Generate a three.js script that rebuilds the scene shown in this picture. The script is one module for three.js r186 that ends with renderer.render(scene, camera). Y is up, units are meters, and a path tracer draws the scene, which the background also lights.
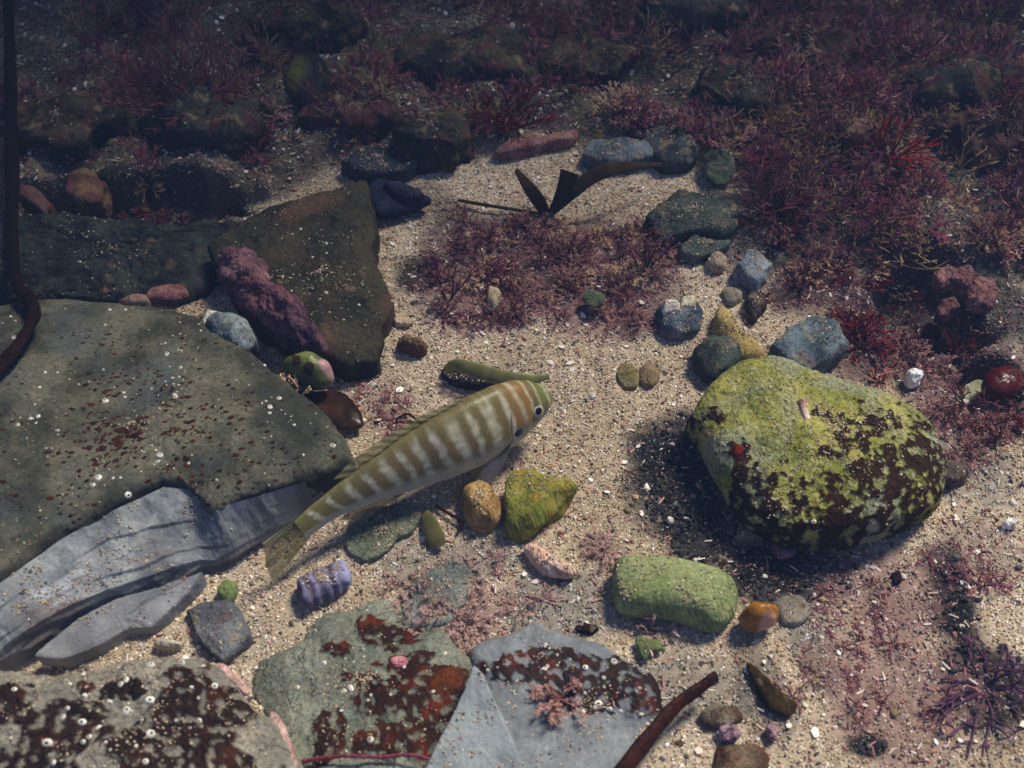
import * as THREE from 'three';

// ---------------------------------------------------------------- camera, light, exposure
const scene = new THREE.Scene();
const D2R = Math.PI / 180;
const PITCH = 52 * D2R, FOV = 42;
const camera = new THREE.PerspectiveCamera(FOV, 1024 / 768, 0.02, 60);
camera.position.set(0, 0.34, 0);
camera.rotation.set(-PITCH, 0, 0);
camera.focus = 0.43;
camera.userData.fStop = 13;
camera.updateMatrixWorld();

const SUN = new THREE.Vector3(0.5, 1.0, -0.5).normalize();
const sun = new THREE.DirectionalLight(new THREE.Color().setRGB(1, 0.92, 0.78), 4.9);
sun.position.copy(SUN).multiplyScalar(4).add(new THREE.Vector3(0, 0, -0.35));
sun.target.position.set(0, 0, -0.35);
sun.castShadow = true;
sun.shadow.radius = 25;
sun.shadow.mapSize.set(2048, 2048);
Object.assign(sun.shadow.camera, { left: -2, right: 2, top: 2, bottom: -2, near: 0.1, far: 9 });
scene.add(sun, sun.target);

{ // pale blue daylight as it comes down through the water: brighter overhead, even all round
  const w = 64, h = 32, d = new Float32Array(w * h * 4);
  for (let j = 0; j < h; j++) {
    const el = (j + 0.5) / h - 0.5, k = Math.max(0, el * 2);
    for (let i = 0; i < w; i++) {
      const o = (j * w + i) * 4, b = 0.5 + 0.7 * k;
      d[o] = 0.30 * b; d[o + 1] = 0.45 * b; d[o + 2] = 1.0 * b; d[o + 3] = 1;
    }
  }
  const t = new THREE.DataTexture(d, w, h, THREE.RGBAFormat, THREE.FloatType);
  t.mapping = THREE.EquirectangularReflectionMapping; t.magFilter = THREE.LinearFilter; t.needsUpdate = true;
  scene.background = t; scene.environment = t;
  scene.backgroundIntensity = 0.12; scene.environmentIntensity = 0.12;
}
scene.fog = new THREE.FogExp2(new THREE.Color().setRGB(0.24, 0.40, 0.88), 0.14);
const renderer = new THREE.WebGLRenderer({ antialias: true });
renderer.setSize(1024, 768);
renderer.toneMapping = THREE.LinearToneMapping;
renderer.toneMappingExposure = 1.95;
renderer.shadowMap.enabled = true;

// ---------------------------------------------------------------- numbers and noise
function rng(s) { return () => { s |= 0; s = s + 0x6D2B79F5 | 0; let t = Math.imul(s ^ s >>> 15, 1 | s); t = t + Math.imul(t ^ t >>> 7, 61 | t) ^ t; return ((t ^ t >>> 14) >>> 0) / 4294967296; }; }
const PERM = new Uint8Array(512);
{ const r = rng(11), p = [...Array(256).keys()]; for (let i = 255; i > 0; i--) { const j = Math.floor(r() * (i + 1)); [p[i], p[j]] = [p[j], p[i]]; } for (let i = 0; i < 512; i++) PERM[i] = p[i & 255]; }
const GR = []; { const r = rng(5); for (let i = 0; i < 256; i++) { const z = r() * 2 - 1, a = r() * 6.2832, q = Math.sqrt(1 - z * z); GR.push(q * Math.cos(a), q * Math.sin(a), z); } }
const fade = t => t * t * t * (t * (t * 6 - 15) + 10);
function noise(x, y, z) { // gradient noise, about -0.7 .. 0.7
  const X = Math.floor(x), Y = Math.floor(y), Z = Math.floor(z); x -= X; y -= Y; z -= Z;
  const u = fade(x), v = fade(y), w = fade(z);
  const g = (i, j, k) => { const h = PERM[PERM[PERM[(X + i) & 255] + ((Y + j) & 255)] + ((Z + k) & 255)] * 3; return GR[h] * (x - i) + GR[h + 1] * (y - j) + GR[h + 2] * (z - k); };
  const a = g(0, 0, 0), b = g(1, 0, 0), c = g(0, 1, 0), d = g(1, 1, 0), e = g(0, 0, 1), f = g(1, 0, 1), p = g(0, 1, 1), q = g(1, 1, 1);
  const l = a + (b - a) * u, m = c + (d - c) * u, n = e + (f - e) * u, o = p + (q - p) * u;
  const s = l + (m - l) * v, t = n + (o - n) * v; return (s + (t - s) * w) * 1.5;
}
function fbm(x, y, z, o = 4, g = 0.5) { let s = 0, a = 1, n = 0; for (let i = 0; i < o; i++) { s += a * noise(x, y, z); n += a; a *= g; x = x * 2.03 + 7.1; y = y * 2.03 + 3.7; z = z * 2.03 + 1.3; } return s / n; }
const clamp = (x, a = 0, b = 1) => x < a ? a : x > b ? b : x;
const sm = (a, b, x) => { const t = clamp((x - a) / (b - a)); return t * t * (3 - 2 * t); };
const lerp = (a, b, t) => a + (b - a) * t;
const mix3 = (a, b, t) => [lerp(a[0], b[0], t), lerp(a[1], b[1], t), lerp(a[2], b[2], t)];
const mul3 = (a, k) => [a[0] * k, a[1] * k, a[2] * k];
const lin = h => { const c = new THREE.Color(h); return [c.r, c.g, c.b]; };

// ---------------------------------------------------------------- finding places on the pool floor
const V = (x, y, z) => new THREE.Vector3(x, y, z);
const TY = Math.tan(FOV / 2 * D2R), CP = Math.cos(PITCH), SP = Math.sin(PITCH);
function G(px, py, h) { // the point at height h that the photograph shows at (px, py)
  const a = (px - 512) / 384 * TY, b = (384 - py) / 384 * TY;
  const dx = a, dy = b * CP - SP, dz = -b * SP - CP, t = (h - 0.34) / dy;
  return V(dx * t, h, dz * t);
}
const q0 = (px, py) => { const v = G(px, py, 0); return [v.x, v.z]; };
// the edge where the rough shelf rises at the back of the pool
const SHELF = [[-300, 214], [120, 214], [262, 196], [330, 168], [395, 170], [450, 152], [500, 148], [600, 136], [690, 146], [745, 170], [800, 232], [900, 252], [1080, 262], [1400, 270]].map(p => q0(...p));
function shelfZ(x) { for (let i = 0; i < SHELF.length - 1; i++) if (x <= SHELF[i + 1][0]) { const [a, b] = [SHELF[i], SHELF[i + 1]]; return lerp(a[1], b[1], clamp((x - a[0]) / (b[0] - a[0]))); } return SHELF.at(-1)[1]; }
const HOLES = [[150, 203, 100, 17, .024], [70, 206, 45, 14, .02], [930, 300, 55, 48, .022], [985, 378, 34, 30, .016], [40, 208, 40, 14, .016], [30, 360, 30, 26, .01], [415, 275, 26, 18, .006]].map(([x, y, rx, ry, d]) => { const c = G(x, y, 0), e = G(x + rx, y, 0), f = G(x, y + ry, 0), b = G(x, y - ry, 0); return [c.x, c.z, e.x - c.x, (f.z - b.z) / 2, d]; });
function hgt(x, z) {
  const w = fbm(x * 9, 3.3, z * 9, 3), n = fbm(x * 60, 1.1, z * 60, 3);
  let h = 0.007 * w + 0.0012 * n;
  const s = shelfZ(x) + 0.012 * noise(x * 40, 9, 2), k = sm(0.006, -0.006, z - s);
  const back = Math.max(0, s - z);
  h += k * (0.008 + 0.013 * fbm(x * 34, 5, z * 34, 5, .55) + 0.014 * fbm(x * 12, 7, z * 12, 3) + 0.02 * back);
  const right = sm(0.1, 0.3, x - 0.05 + (z + 0.45) * -0.4) * sm(-0.3, -0.42, z);
  h += right * (0.006 + 0.005 * fbm(x * 35, 2, z * 35, 4));
  for (const [cx, cz, rx, rz, d] of HOLES) { const q = Math.hypot((x - cx) / rx, (z - cz) / rz); if (q < 1.4) h -= d * sm(1.25, 0.65, q + 0.25 * noise(x * 90, 4, z * 90)); }
  return h;
}
function P(px, py, dh = 0) { let h = 0, v; for (let i = 0; i < 5; i++) { v = G(px, py, h + dh); h = hgt(v.x, v.z); } return G(px, py, h + dh); }
const ground = (x, z, dh = 0) => V(x, hgt(x, z) + dh, z);

// ---------------------------------------------------------------- scene helpers
const used = {};
function numbered(name) { const k = used[name] = (used[name] ?? -1) + 1; return k ? `${name}_${String(k).padStart(3, '0')}` : name; }
function tag(o, label, category, group, kind) { if (label) o.userData.label = label; if (category) o.userData.category = category; if (group) o.userData.group = group; if (kind) o.userData.kind = kind; return o; }
function thing(name, label, category, pos, group) { const g = new THREE.Group(); g.name = numbered(name); scene.add(g); if (pos) g.position.copy(pos); return tag(g, label, category, group); }
function mesh(name, geo, mat, parent) { const m = new THREE.Mesh(geo, mat); m.name = parent ? name : numbered(name); m.castShadow = m.receiveShadow = true; if (parent) { if (!parent.isMesh && parent.position.lengthSq() && !geo.userData.local) m.position.copy(parent.position).negate(); parent.add(m); } else scene.add(m); return m; }
const std = (roughness, o = {}) => new THREE.MeshPhysicalMaterial({ vertexColors: true, roughness, specularIntensity: .16, ...o }); // little shine: all of it stands in water
const GRAIN = (() => { // mineral grain of the stones: pits, pale crystals, fine tone; colour and relief
  const n = 1024, c = new Uint8Array(n * n * 4), b = new Uint8Array(n * n * 4);
  for (let j = 0; j < n; j++) for (let i = 0; i < n; i++) {
    const x = i / n, y = j / n, o = (j * n + i) * 4, f1 = noise(x * 150, y * 150, 1), f2 = noise(x * 60, y * 60, 4), f3 = noise(x * 260, y * 260, 9), big = fbm(x * 14, y * 14, 3, 4, .6);
    const pit = sm(.22, .42, f1 * .7 + f2 * .45 + big * .3), pale = sm(.34, .5, noise(x * 120 + 9, y * 120, 6) + .3 * big), crack = sm(.035, .0, Math.abs(fbm(x * 9, y * 9, 12, 4))) * sm(-.1, .2, noise(x * 7, y * 7, 2));
    let t = .70 + .16 * f3 + .12 * f1 + .20 * big - .34 * pit + .3 * pale - .22 * crack; const w = .05 * noise(x * 30, y * 30, 20);
    c[o] = 255 * clamp(t + w); c[o + 1] = 255 * clamp(t); c[o + 2] = 255 * clamp(t - w); c[o + 3] = 255;
    b[o] = b[o + 1] = b[o + 2] = 255 * clamp(.55 + .2 * f2 + .14 * f1 + .3 * big - .3 * pit + .12 * pale - .3 * crack); b[o + 3] = 255;
  }
  const mk = d => { const t = new THREE.DataTexture(d, n, n, THREE.RGBAFormat); t.magFilter = THREE.LinearFilter; t.wrapS = t.wrapT = THREE.MirroredRepeatWrapping; t.needsUpdate = true; return t; };
  return { map: mk(c), bumpMap: mk(b), bumpScale: .0012, color: new THREE.Color(1.42, 1.42, 1.42) };
})();
const MAT = {
  stone: std(0.85, GRAIN), wet: std(0.55, GRAIN), smooth: std(0.7), fine: std(0.75, { map: GRAIN.map, bumpMap: GRAIN.bumpMap, bumpScale: .0004, color: GRAIN.color.clone() }), slate: std(0.6, { bumpMap: GRAIN.bumpMap, bumpScale: .0004 }), sand: std(0.9), slick: std(0.3, { specularIntensity: .4 }), plant: std(0.6, { side: THREE.DoubleSide }),
  leaf: new THREE.MeshPhysicalMaterial({ vertexColors: true, roughness: 0.9, transmission: 0.35, thickness: 0, side: THREE.DoubleSide }),
  fish: new THREE.MeshPhysicalMaterial({ vertexColors: true, roughness: 0.4, specularIntensity: 0.45 }),
  fin: new THREE.MeshPhysicalMaterial({ vertexColors: true, transparent: true, opacity: .88, roughness: 0.7, specularIntensity: .2, transmission: 0.72, thickness: 0, side: THREE.DoubleSide }),
};
function bufGeo(pos, idx, col, local) {
  const g = new THREE.BufferGeometry();
  g.setAttribute('position', new THREE.BufferAttribute(pos instanceof Float32Array ? pos : new Float32Array(pos), 3));
  if (idx) g.setIndex(new THREE.BufferAttribute(idx instanceof Uint32Array ? idx : new Uint32Array(idx), 1));
  if (col) g.setAttribute('color', new THREE.BufferAttribute(col instanceof Float32Array ? col : new Float32Array(col), 3));
  const p = g.attributes.position.array, uv = new Float32Array(p.length / 3 * 2); for (let i = 0, k = 0; i < p.length; i += 3) { uv[k++] = (p[i] + .35 * p[i + 1]) / .11; uv[k++] = (p[i + 2] + .6 * p[i + 1]) / .11; } // metres on the plan
  g.setAttribute('uv', new THREE.BufferAttribute(uv, 2));
  g.computeVertexNormals(); if (local) g.userData.local = true; return g;
}

// closed outline through points, evenly spaced; sharp 0 = rounded, 1 = straight edges
function outline(pts, n, sharp) {
  const m = pts.length, dense = [], K = 24;
  const cr = (a, b, c, d, t) => 0.5 * (2 * b + (c - a) * t + (2 * a - 5 * b + 4 * c - d) * t * t + (3 * b - a - 3 * c + d) * t * t * t);
  for (let i = 0; i < m; i++) for (let k = 0; k < K; k++) {
    const t = k / K, [a, b, c, d] = [pts[(i + m - 1) % m], pts[i], pts[(i + 1) % m], pts[(i + 2) % m]];
    dense.push(['x', 'y', 'z'].map(q => lerp(cr(a[q], b[q], c[q], d[q], t), lerp(b[q], c[q], t), sharp)));
  }
  const L = [0]; for (let i = 0; i < dense.length; i++) { const a = dense[i], b = dense[(i + 1) % dense.length]; L.push(L[i] + Math.hypot(a[0] - b[0], a[2] - b[2])); }
  const out = []; let j = 0;
  for (let i = 0; i < n; i++) { const s = L.at(-1) * i / n; while (L[j + 1] < s) j++; const t = (s - L[j]) / (L[j + 1] - L[j] || 1), a = dense[j], b = dense[(j + 1) % dense.length]; out.push([lerp(a[0], b[0], t), lerp(a[1], b[1], t), lerp(a[2], b[2], t)]); }
  return out;
}
/* a stone whose plan follows an outline seen in the photograph. out: [px, py, height over the floor]; H: rise of the crown over the outline;
   B: depth below it; e: 1 = round shoulders, 0.2 = slab; amp/freq: roughness; cuts: number of flat facets; col(p, n, t, up) -> linear colour */
function stone({ out, dh = 0, H, B = H, e = 0.8, sharp = 0.1, n = 120, m = 60, amp = 0.001, freq = 60, big = 0.12, cuts = 0, seed = 1, col, shrink = true, flatten = 1, lean = 0 }) {
  const r = rng(seed * 77 + 3);
  const mid0 = P(out.reduce((a, p) => a + p[0], 0) / out.length, out.reduce((a, p) => a + p[1], 0) / out.length), h0 = hgt(mid0.x, mid0.z); // rests on the floor below its middle
  let w = out.map(([x, y, h]) => out.length > 15 || seed === 105 ? P(x, y, h ?? dh) : G(x, y, h0 + (h ?? dh)));
  const c = w.reduce((a, b) => a.add(b), V(0, 0, 0)).divideScalar(w.length);
  if (shrink) { // a body with height looks longer from above and in front than its plan is
    const ext = (Math.max(...w.map(p => p.z)) - Math.min(...w.map(p => p.z))) / 2 * SP, s = Math.sqrt(Math.max(0.3, 1 - ((H + Math.min(B, H)) * 0.5 * CP / ext) ** 2));
    w = w.map(p => V(p.x, p.y, c.z + (p.z - c.z) * s));
  }
  const ring = outline(w, n, sharp);
  const cx = c.x, cz = c.z, cy = ring.reduce((a, p) => a + p[1], 0) / n;
  const R = ring.reduce((a, p) => a + Math.hypot(p[0] - cx, p[2] - cz), 0) / n;
  // profile from crown to base, evenly spaced along its length
  const prof = [], K = 400; let L = [0];
  for (let k = 0; k <= K; k++) { const f = Math.PI * k / K, s = Math.sin(f), q = Math.cos(f); prof.push([Math.pow(Math.max(0, s), e), q > 0 ? H * Math.pow(q, flatten === 1 ? e : flatten) : -B * Math.pow(-q, e)]); if (k) L.push(L[k - 1] + Math.hypot((prof[k][0] - prof[k - 1][0]) * R, prof[k][1] - prof[k - 1][1])); }
  const pos = new Float32Array((m + 1) * n * 3), idx = []; let j = 0;
  for (let a = 0; a <= m; a++) {
    const s = L[K] * a / m; while (j < K - 1 && L[j + 1] < s) j++;
    const t = clamp((s - L[j]) / (L[j + 1] - L[j] || 1)); let rr = lerp(prof[j][0], prof[j + 1][0], t), yy = lerp(prof[j][1], prof[j + 1][1], t);
    if (a === 0) rr = 0.001; if (a === m) rr = 0.001;
    for (let i = 0; i < n; i++) {
      const o = (a * n + i) * 3, q = ring[i];
      pos[o] = cx + (q[0] - cx) * rr + lean * yy; pos[o + 1] = lerp(cy, q[1], rr) + yy; pos[o + 2] = cz + (q[2] - cz) * rr;
      if (a < m) { const b = (i + 1) % n; idx.push(a * n + i, (a + 1) * n + b, (a + 1) * n + i, a * n + i, a * n + b, (a + 1) * n + b); }
    }
  }
  for (let k = 0; k < cuts; k++) { // flat facets
    const az = r() * 6.283, el = (r() * 1.3 - 0.1), nx = Math.cos(az) * Math.cos(el), nz = Math.sin(az) * Math.cos(el), ny = Math.sin(el);
    let far = -1e9; for (let i = 0; i < pos.length; i += 3) far = Math.max(far, nx * (pos[i] - cx) / R + ny * (pos[i + 1] - cy) / H + nz * (pos[i + 2] - cz) / R);
    const d = far * (0.72 + 0.2 * r());
    for (let i = 0; i < pos.length; i += 3) { const v = nx * (pos[i] - cx) / R + ny * (pos[i + 1] - cy) / H + nz * (pos[i + 2] - cz) / R; if (v > d) { pos[i] -= nx * (v - d) * R * 0.9; pos[i + 1] -= ny * (v - d) * H * 0.9; pos[i + 2] -= nz * (v - d) * R * 0.9; } }
  }
  let g = bufGeo(pos, idx), nn = g.attributes.normal.array; const so = seed * 13.7;
  for (let i = 0; i < pos.length; i += 3) {
    const x = pos[i], y = pos[i + 1], z = pos[i + 2];
    const d = big * Math.min(H, R) * noise(x / R * 1.3 + so, y / R * 1.3, z / R * 1.3) + amp * fbm(x * freq + so, y * freq, z * freq, 5, 0.55) + amp * .22 * fbm(x * freq * 6 + so, y * freq * 6, z * freq * 6, 3, .6);
    pos[i] += nn[i] * d; pos[i + 1] += nn[i + 1] * d; pos[i + 2] += nn[i + 2] * d;
  }
  g.computeVertexNormals(); nn = g.attributes.normal.array;
  const color = new Float32Array(pos.length);
  for (let i = 0; i < pos.length; i += 3) {
    const a = Math.floor(i / 3 / n), p = [pos[i], pos[i + 1], pos[i + 2]];
    const k = col(p, [nn[i], nn[i + 1], nn[i + 2]], Math.hypot(p[0] - cx, p[2] - cz) / R, (p[1] - cy) / H, so);
    color[i] = Math.max(0.002, k[0]); color[i + 1] = Math.max(0.002, k[1]); color[i + 2] = Math.max(0.002, k[2]);
    if (k[3]) { pos[i] += nn[i] * k[3]; pos[i + 1] += nn[i + 1] * k[3]; pos[i + 2] += nn[i + 2] * k[3]; } // crusts stand proud
  }
  g.setAttribute('color', new THREE.BufferAttribute(color, 3)); g.computeVertexNormals();
  g.userData.c = V(cx, cy, cz);
  return g;
}
// patches of growth at places on a stone: [px, py, rx, ry, height] -> 0..1 near them, on a broken edge
function patches(list) {
  const w = list.map(([x, y, rx, ry, h = 0.01]) => { const c = G(x, y, h), e = G(x + rx, y, h), a = G(x, y - ry, h), b = G(x, y + ry, h); return [c.x, c.z, e.x - c.x, (b.z - a.z) / 2]; });
  return (x, z) => { let m = -1; for (const [cx, cz, rx, rz] of w) m = Math.max(m, 1 - Math.hypot((x - cx) / rx, (z - cz) / rz)); return m; };
}
// mottled stone colours
const mottled = (a, b, o = {}) => { const { f = 120, fine = 0.25, edge } = o; return (p, n, t, up, so) => { const k = sm(-0.35, 0.35, fbm(p[0] * f + so, p[1] * f, p[2] * f, 4)), q = 1 + fine * 1.6 * noise(p[0] * 1500, p[1] * 1500, p[2] * 1500) + fine * noise(p[0] * 600, p[1] * 600 + so, p[2] * 600); let c = mul3(mix3(a, b, k), q); c = mix3(c, lin('#8c7f68'), sm(.3, .5, fbm(p[0] * 170 + so, p[1] * 170, p[2] * 170, 3)) * sm(.3, .8, n[1]) * .4); if (edge) c = mix3(c, edge, sm(0.1, -0.5, up) * 0.8); return c; }; };

// tubes and ribbons: a tapered body along points, elliptical section; collects into one geometry
class Strands {
  constructor() { this.p = []; this.i = []; this.c = []; }
  tube(pts, rad, sides, col, flat = 1, sideways) {
    const base = this.p.length / 3, m = pts.length, N = V(0, 0, 0), Bn = V(0, 0, 0), T = V(0, 0, 0);
    for (let a = 0; a < m; a++) {
      T.copy(pts[Math.min(a + 1, m - 1)]).sub(pts[Math.max(a - 1, 0)]).normalize();
      const ref = sideways ?? (Math.abs(T.y) < 0.9 ? V(0, 1, 0) : V(1, 0, 0));
      N.crossVectors(T, ref).normalize(); Bn.crossVectors(N, T).normalize();
      const s = a / (m - 1), r = typeof rad === 'function' ? rad(s) : rad.length ? lerp(rad[0], rad[1], s) : rad, c = typeof col === 'function' ? col(s, pts[a]) : col;
      for (let k = 0; k < sides; k++) { const f = 6.2832 * k / sides, u = Math.cos(f) * r, v = Math.sin(f) * r * flat; this.p.push(pts[a].x + N.x * u + Bn.x * v, pts[a].y + N.y * u + Bn.y * v, pts[a].z + N.z * u + Bn.z * v); this.c.push(c[0], c[1], c[2]); }
      if (a) for (let k = 0; k < sides; k++) { const l = (k + 1) % sides, o = base + (a - 1) * sides; this.i.push(o + k, o + sides + k, o + l, o + l, o + sides + k, o + sides + l); }
    }
    const e = base + (m - 1) * sides; for (let k = 1; k < sides - 1; k++) this.i.push(e, e + k, e + k + 1, base, base + k + 1, base + k);
  }
  geo(local) { return bufGeo(this.p, this.i, this.c, local); }
}
/* one tuft of alga, rooted at the origin. style: forks (levels), side twigs (twigs) */
function tuftGeo(seed, { n = 14, len = 0.012, r = 0.0004, spread = 0.9, forks = 2, twigs = 0, droop = 0.3, root, tip, sides = 3, jitter = 0.35, seg = 4 }) {
  const R = rng(seed), S = new Strands();
  const grow = (p, d, l, rad, lev, s0) => {
    const pts = [p.clone()], q = p.clone(), dir = d.clone();
    for (let k = 0; k < seg; k++) { dir.add(V((R() - .5) * jitter, (R() - .5) * jitter * 0.7 - droop * 0.06, (R() - .5) * jitter)).normalize(); q.addScaledVector(dir, l / seg); if (q.y < 0.0003) { q.y = 0.0003; dir.y = Math.abs(dir.y) * .3; } pts.push(q.clone()); }
    const tone = 0.75 + 0.5 * R();
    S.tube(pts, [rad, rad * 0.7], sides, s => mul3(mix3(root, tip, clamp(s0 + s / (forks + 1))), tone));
    if (twigs) for (let k = lev ? 2 : 3; k <= seg; k += 2) for (const sd of [-1, 1]) { const b = pts[k], t = pts[k].clone().sub(pts[k - 1]).normalize(), o = V(-t.z, 0.25, t.x).normalize().multiplyScalar(sd), e = b.clone().addScaledVector(t, twigs * .6).addScaledVector(o, twigs * (0.7 + 0.5 * R()) * (1.2 - k / seg * .7)); S.tube([b, e], [rad * .75, rad * .5], 3, mul3(mix3(root, tip, clamp(s0 + k / seg)), tone)); }
    if (lev < forks) { const f = 2 + (R() < .35 ? 1 : 0); for (let k = 0; k < f; k++) grow(q, dir.clone().add(V((R() - .5) * 1.5, (R() - .3) * .7, (R() - .5) * 1.5)).normalize(), l * (.55 + .3 * R()), rad * .82, lev + 1, s0 + 1 / (forks + 1)); }
  };
  for (let k = 0; k < n; k++) { const a = R() * 6.2832, s = Math.sqrt(R()) * spread; grow(V(Math.cos(a) * len * .12 * R(), -0.0006, Math.sin(a) * len * .12 * R()), V(Math.cos(a) * s, 0.25 + (1 - s * .6) * (.5 + .5 * R()), Math.sin(a) * s).normalize(), len * (.35 + .35 * R()) / (1 + forks * .25), r, 0, 0); }
  return S.geo(true);
}

// ---------------------------------------------------------------- the pool floor
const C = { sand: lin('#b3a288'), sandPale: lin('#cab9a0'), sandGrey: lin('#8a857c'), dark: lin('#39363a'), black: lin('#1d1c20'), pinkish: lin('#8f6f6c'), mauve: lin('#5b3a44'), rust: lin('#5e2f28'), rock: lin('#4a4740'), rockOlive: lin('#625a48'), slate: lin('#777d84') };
// stretches of floor coloured apart from the sand, hollows blackened for their shade: [px, py, rx, ry, colour, strength]
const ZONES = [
  [940, 300, 62, 48, 'black', 1], [995, 305, 60, 50, 'dark', .9], [985, 376, 40, 34, 'black', .9], [150, 203, 110, 22, 'black', 1], [60, 206, 60, 18, 'black', 1],  // shade of the hollows, painted into the floor colour
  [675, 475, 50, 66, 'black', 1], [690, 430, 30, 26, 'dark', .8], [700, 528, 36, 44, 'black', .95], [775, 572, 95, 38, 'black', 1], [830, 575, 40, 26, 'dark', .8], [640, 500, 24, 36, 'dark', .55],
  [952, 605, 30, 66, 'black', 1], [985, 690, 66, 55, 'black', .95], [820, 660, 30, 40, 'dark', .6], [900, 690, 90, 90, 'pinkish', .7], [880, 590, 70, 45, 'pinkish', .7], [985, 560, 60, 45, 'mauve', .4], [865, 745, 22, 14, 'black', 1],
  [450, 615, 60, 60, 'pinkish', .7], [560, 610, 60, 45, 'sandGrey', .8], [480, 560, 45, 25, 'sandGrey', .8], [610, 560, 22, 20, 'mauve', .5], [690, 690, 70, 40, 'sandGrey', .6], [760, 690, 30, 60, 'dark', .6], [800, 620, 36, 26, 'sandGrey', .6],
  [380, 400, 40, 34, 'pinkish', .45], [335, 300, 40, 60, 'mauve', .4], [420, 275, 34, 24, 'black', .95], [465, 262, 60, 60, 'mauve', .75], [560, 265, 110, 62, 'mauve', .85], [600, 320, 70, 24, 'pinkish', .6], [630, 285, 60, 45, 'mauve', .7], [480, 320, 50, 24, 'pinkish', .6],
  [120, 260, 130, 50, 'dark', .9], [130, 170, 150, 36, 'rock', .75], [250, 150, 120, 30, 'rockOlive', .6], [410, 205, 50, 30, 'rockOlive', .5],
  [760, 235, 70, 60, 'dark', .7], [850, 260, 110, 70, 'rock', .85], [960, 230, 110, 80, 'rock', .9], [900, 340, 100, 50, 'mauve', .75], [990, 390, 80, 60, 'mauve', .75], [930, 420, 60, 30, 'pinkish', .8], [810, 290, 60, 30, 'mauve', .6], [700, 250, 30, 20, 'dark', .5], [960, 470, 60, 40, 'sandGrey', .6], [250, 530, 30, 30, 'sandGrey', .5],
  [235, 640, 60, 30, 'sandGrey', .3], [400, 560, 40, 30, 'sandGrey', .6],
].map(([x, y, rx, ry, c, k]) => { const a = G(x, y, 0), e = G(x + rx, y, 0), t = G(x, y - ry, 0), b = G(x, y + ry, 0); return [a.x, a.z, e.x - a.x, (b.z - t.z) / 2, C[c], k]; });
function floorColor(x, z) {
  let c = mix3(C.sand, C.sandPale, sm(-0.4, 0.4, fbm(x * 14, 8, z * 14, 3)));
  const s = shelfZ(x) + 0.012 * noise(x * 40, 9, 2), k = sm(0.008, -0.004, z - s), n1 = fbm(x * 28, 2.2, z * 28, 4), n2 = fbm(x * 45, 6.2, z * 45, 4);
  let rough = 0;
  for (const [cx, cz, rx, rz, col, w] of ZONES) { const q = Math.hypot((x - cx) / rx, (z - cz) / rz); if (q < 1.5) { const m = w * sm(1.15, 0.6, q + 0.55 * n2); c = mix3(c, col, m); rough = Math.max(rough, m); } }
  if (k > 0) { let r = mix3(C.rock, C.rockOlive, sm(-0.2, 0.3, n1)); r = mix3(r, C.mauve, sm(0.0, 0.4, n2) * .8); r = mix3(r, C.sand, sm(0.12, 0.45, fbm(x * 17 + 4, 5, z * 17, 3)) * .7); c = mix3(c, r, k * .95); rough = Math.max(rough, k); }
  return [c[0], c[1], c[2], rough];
}
{
  const axis = (a, b, step, far0, far1) => { const v = []; for (let x = a; x <= b; x += step) v.push(x); let d = step; for (let x = b; x < far1;) { d *= 1.22; x += d; v.push(Math.min(x, far1)); } d = step; for (let x = a; x > far0;) { d *= 1.22; x -= d; v.unshift(Math.max(x, far0)); } return v; };
  const X = axis(-0.4, 0.4, 0.0021, -7, 7), Z = axis(-0.75, -0.06, 0.0021, -7, 5), w = X.length, h = Z.length;
  const pos = new Float32Array(w * h * 3), col = new Float32Array(w * h * 3), idx = new Uint32Array((w - 1) * (h - 1) * 6); let o = 0, q = 0;
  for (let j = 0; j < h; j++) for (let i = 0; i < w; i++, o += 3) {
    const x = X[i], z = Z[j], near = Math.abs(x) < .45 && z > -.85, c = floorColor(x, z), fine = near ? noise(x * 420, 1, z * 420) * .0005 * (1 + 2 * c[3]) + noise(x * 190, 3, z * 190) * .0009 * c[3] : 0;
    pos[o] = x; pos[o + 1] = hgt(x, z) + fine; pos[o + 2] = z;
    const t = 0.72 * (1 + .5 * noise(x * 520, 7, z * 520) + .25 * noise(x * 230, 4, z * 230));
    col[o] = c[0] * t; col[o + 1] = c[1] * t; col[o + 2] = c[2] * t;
    if (i < w - 1 && j < h - 1) { const a = j * w + i; idx[q++] = a; idx[q++] = a + w; idx[q++] = a + 1; idx[q++] = a + 1; idx[q++] = a + w; idx[q++] = a + w + 1; }
  }
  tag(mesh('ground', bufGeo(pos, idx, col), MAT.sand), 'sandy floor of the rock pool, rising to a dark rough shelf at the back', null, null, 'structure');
}
// rock face added out of view behind the pool; its height keeps the sun off the back of the pool
{
  const w = 90, h = 60, pos = [], idx = [], col = [];
  for (let j = 0; j <= h; j++) for (let i = 0; i <= w; i++) {
    const x = -4 + 8 * i / w, v = j / h, top = 1.74 + 0.42 * (1 - sm(0.62, 0.98, x)) + .2 * (1 - sm(0, .6, x)) + .05 * noise(x * 5, 1, 1), y = v < .8 ? -.2 + (top + .2) * v / .8 : top + (v - .8) * .6, z = (v < .8 ? -1.15 - .2 * v : -1.31 - (v - .8) * 12) + .12 * fbm(x * 2.4, v * 4, 3, 4);
    pos.push(x, y + .1 * noise(x * 3, 7, v * 5), z); const c = mul3(mix3(C.rock, C.rockOlive, .5 + fbm(x * 3, y * 3, z * 3, 3)), .8); col.push(...c);
    if (i < w && j < h) { const a = j * (w + 1) + i; idx.push(a, a + 1, a + w + 1, a + 1, a + w + 2, a + w + 1); }
  }
  tag(mesh('added_shade_wall', bufGeo(pos, idx, col), MAT.stone), 'tall unseen rock face added behind the pool to shade its back', null, null, 'structure');
}
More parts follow.
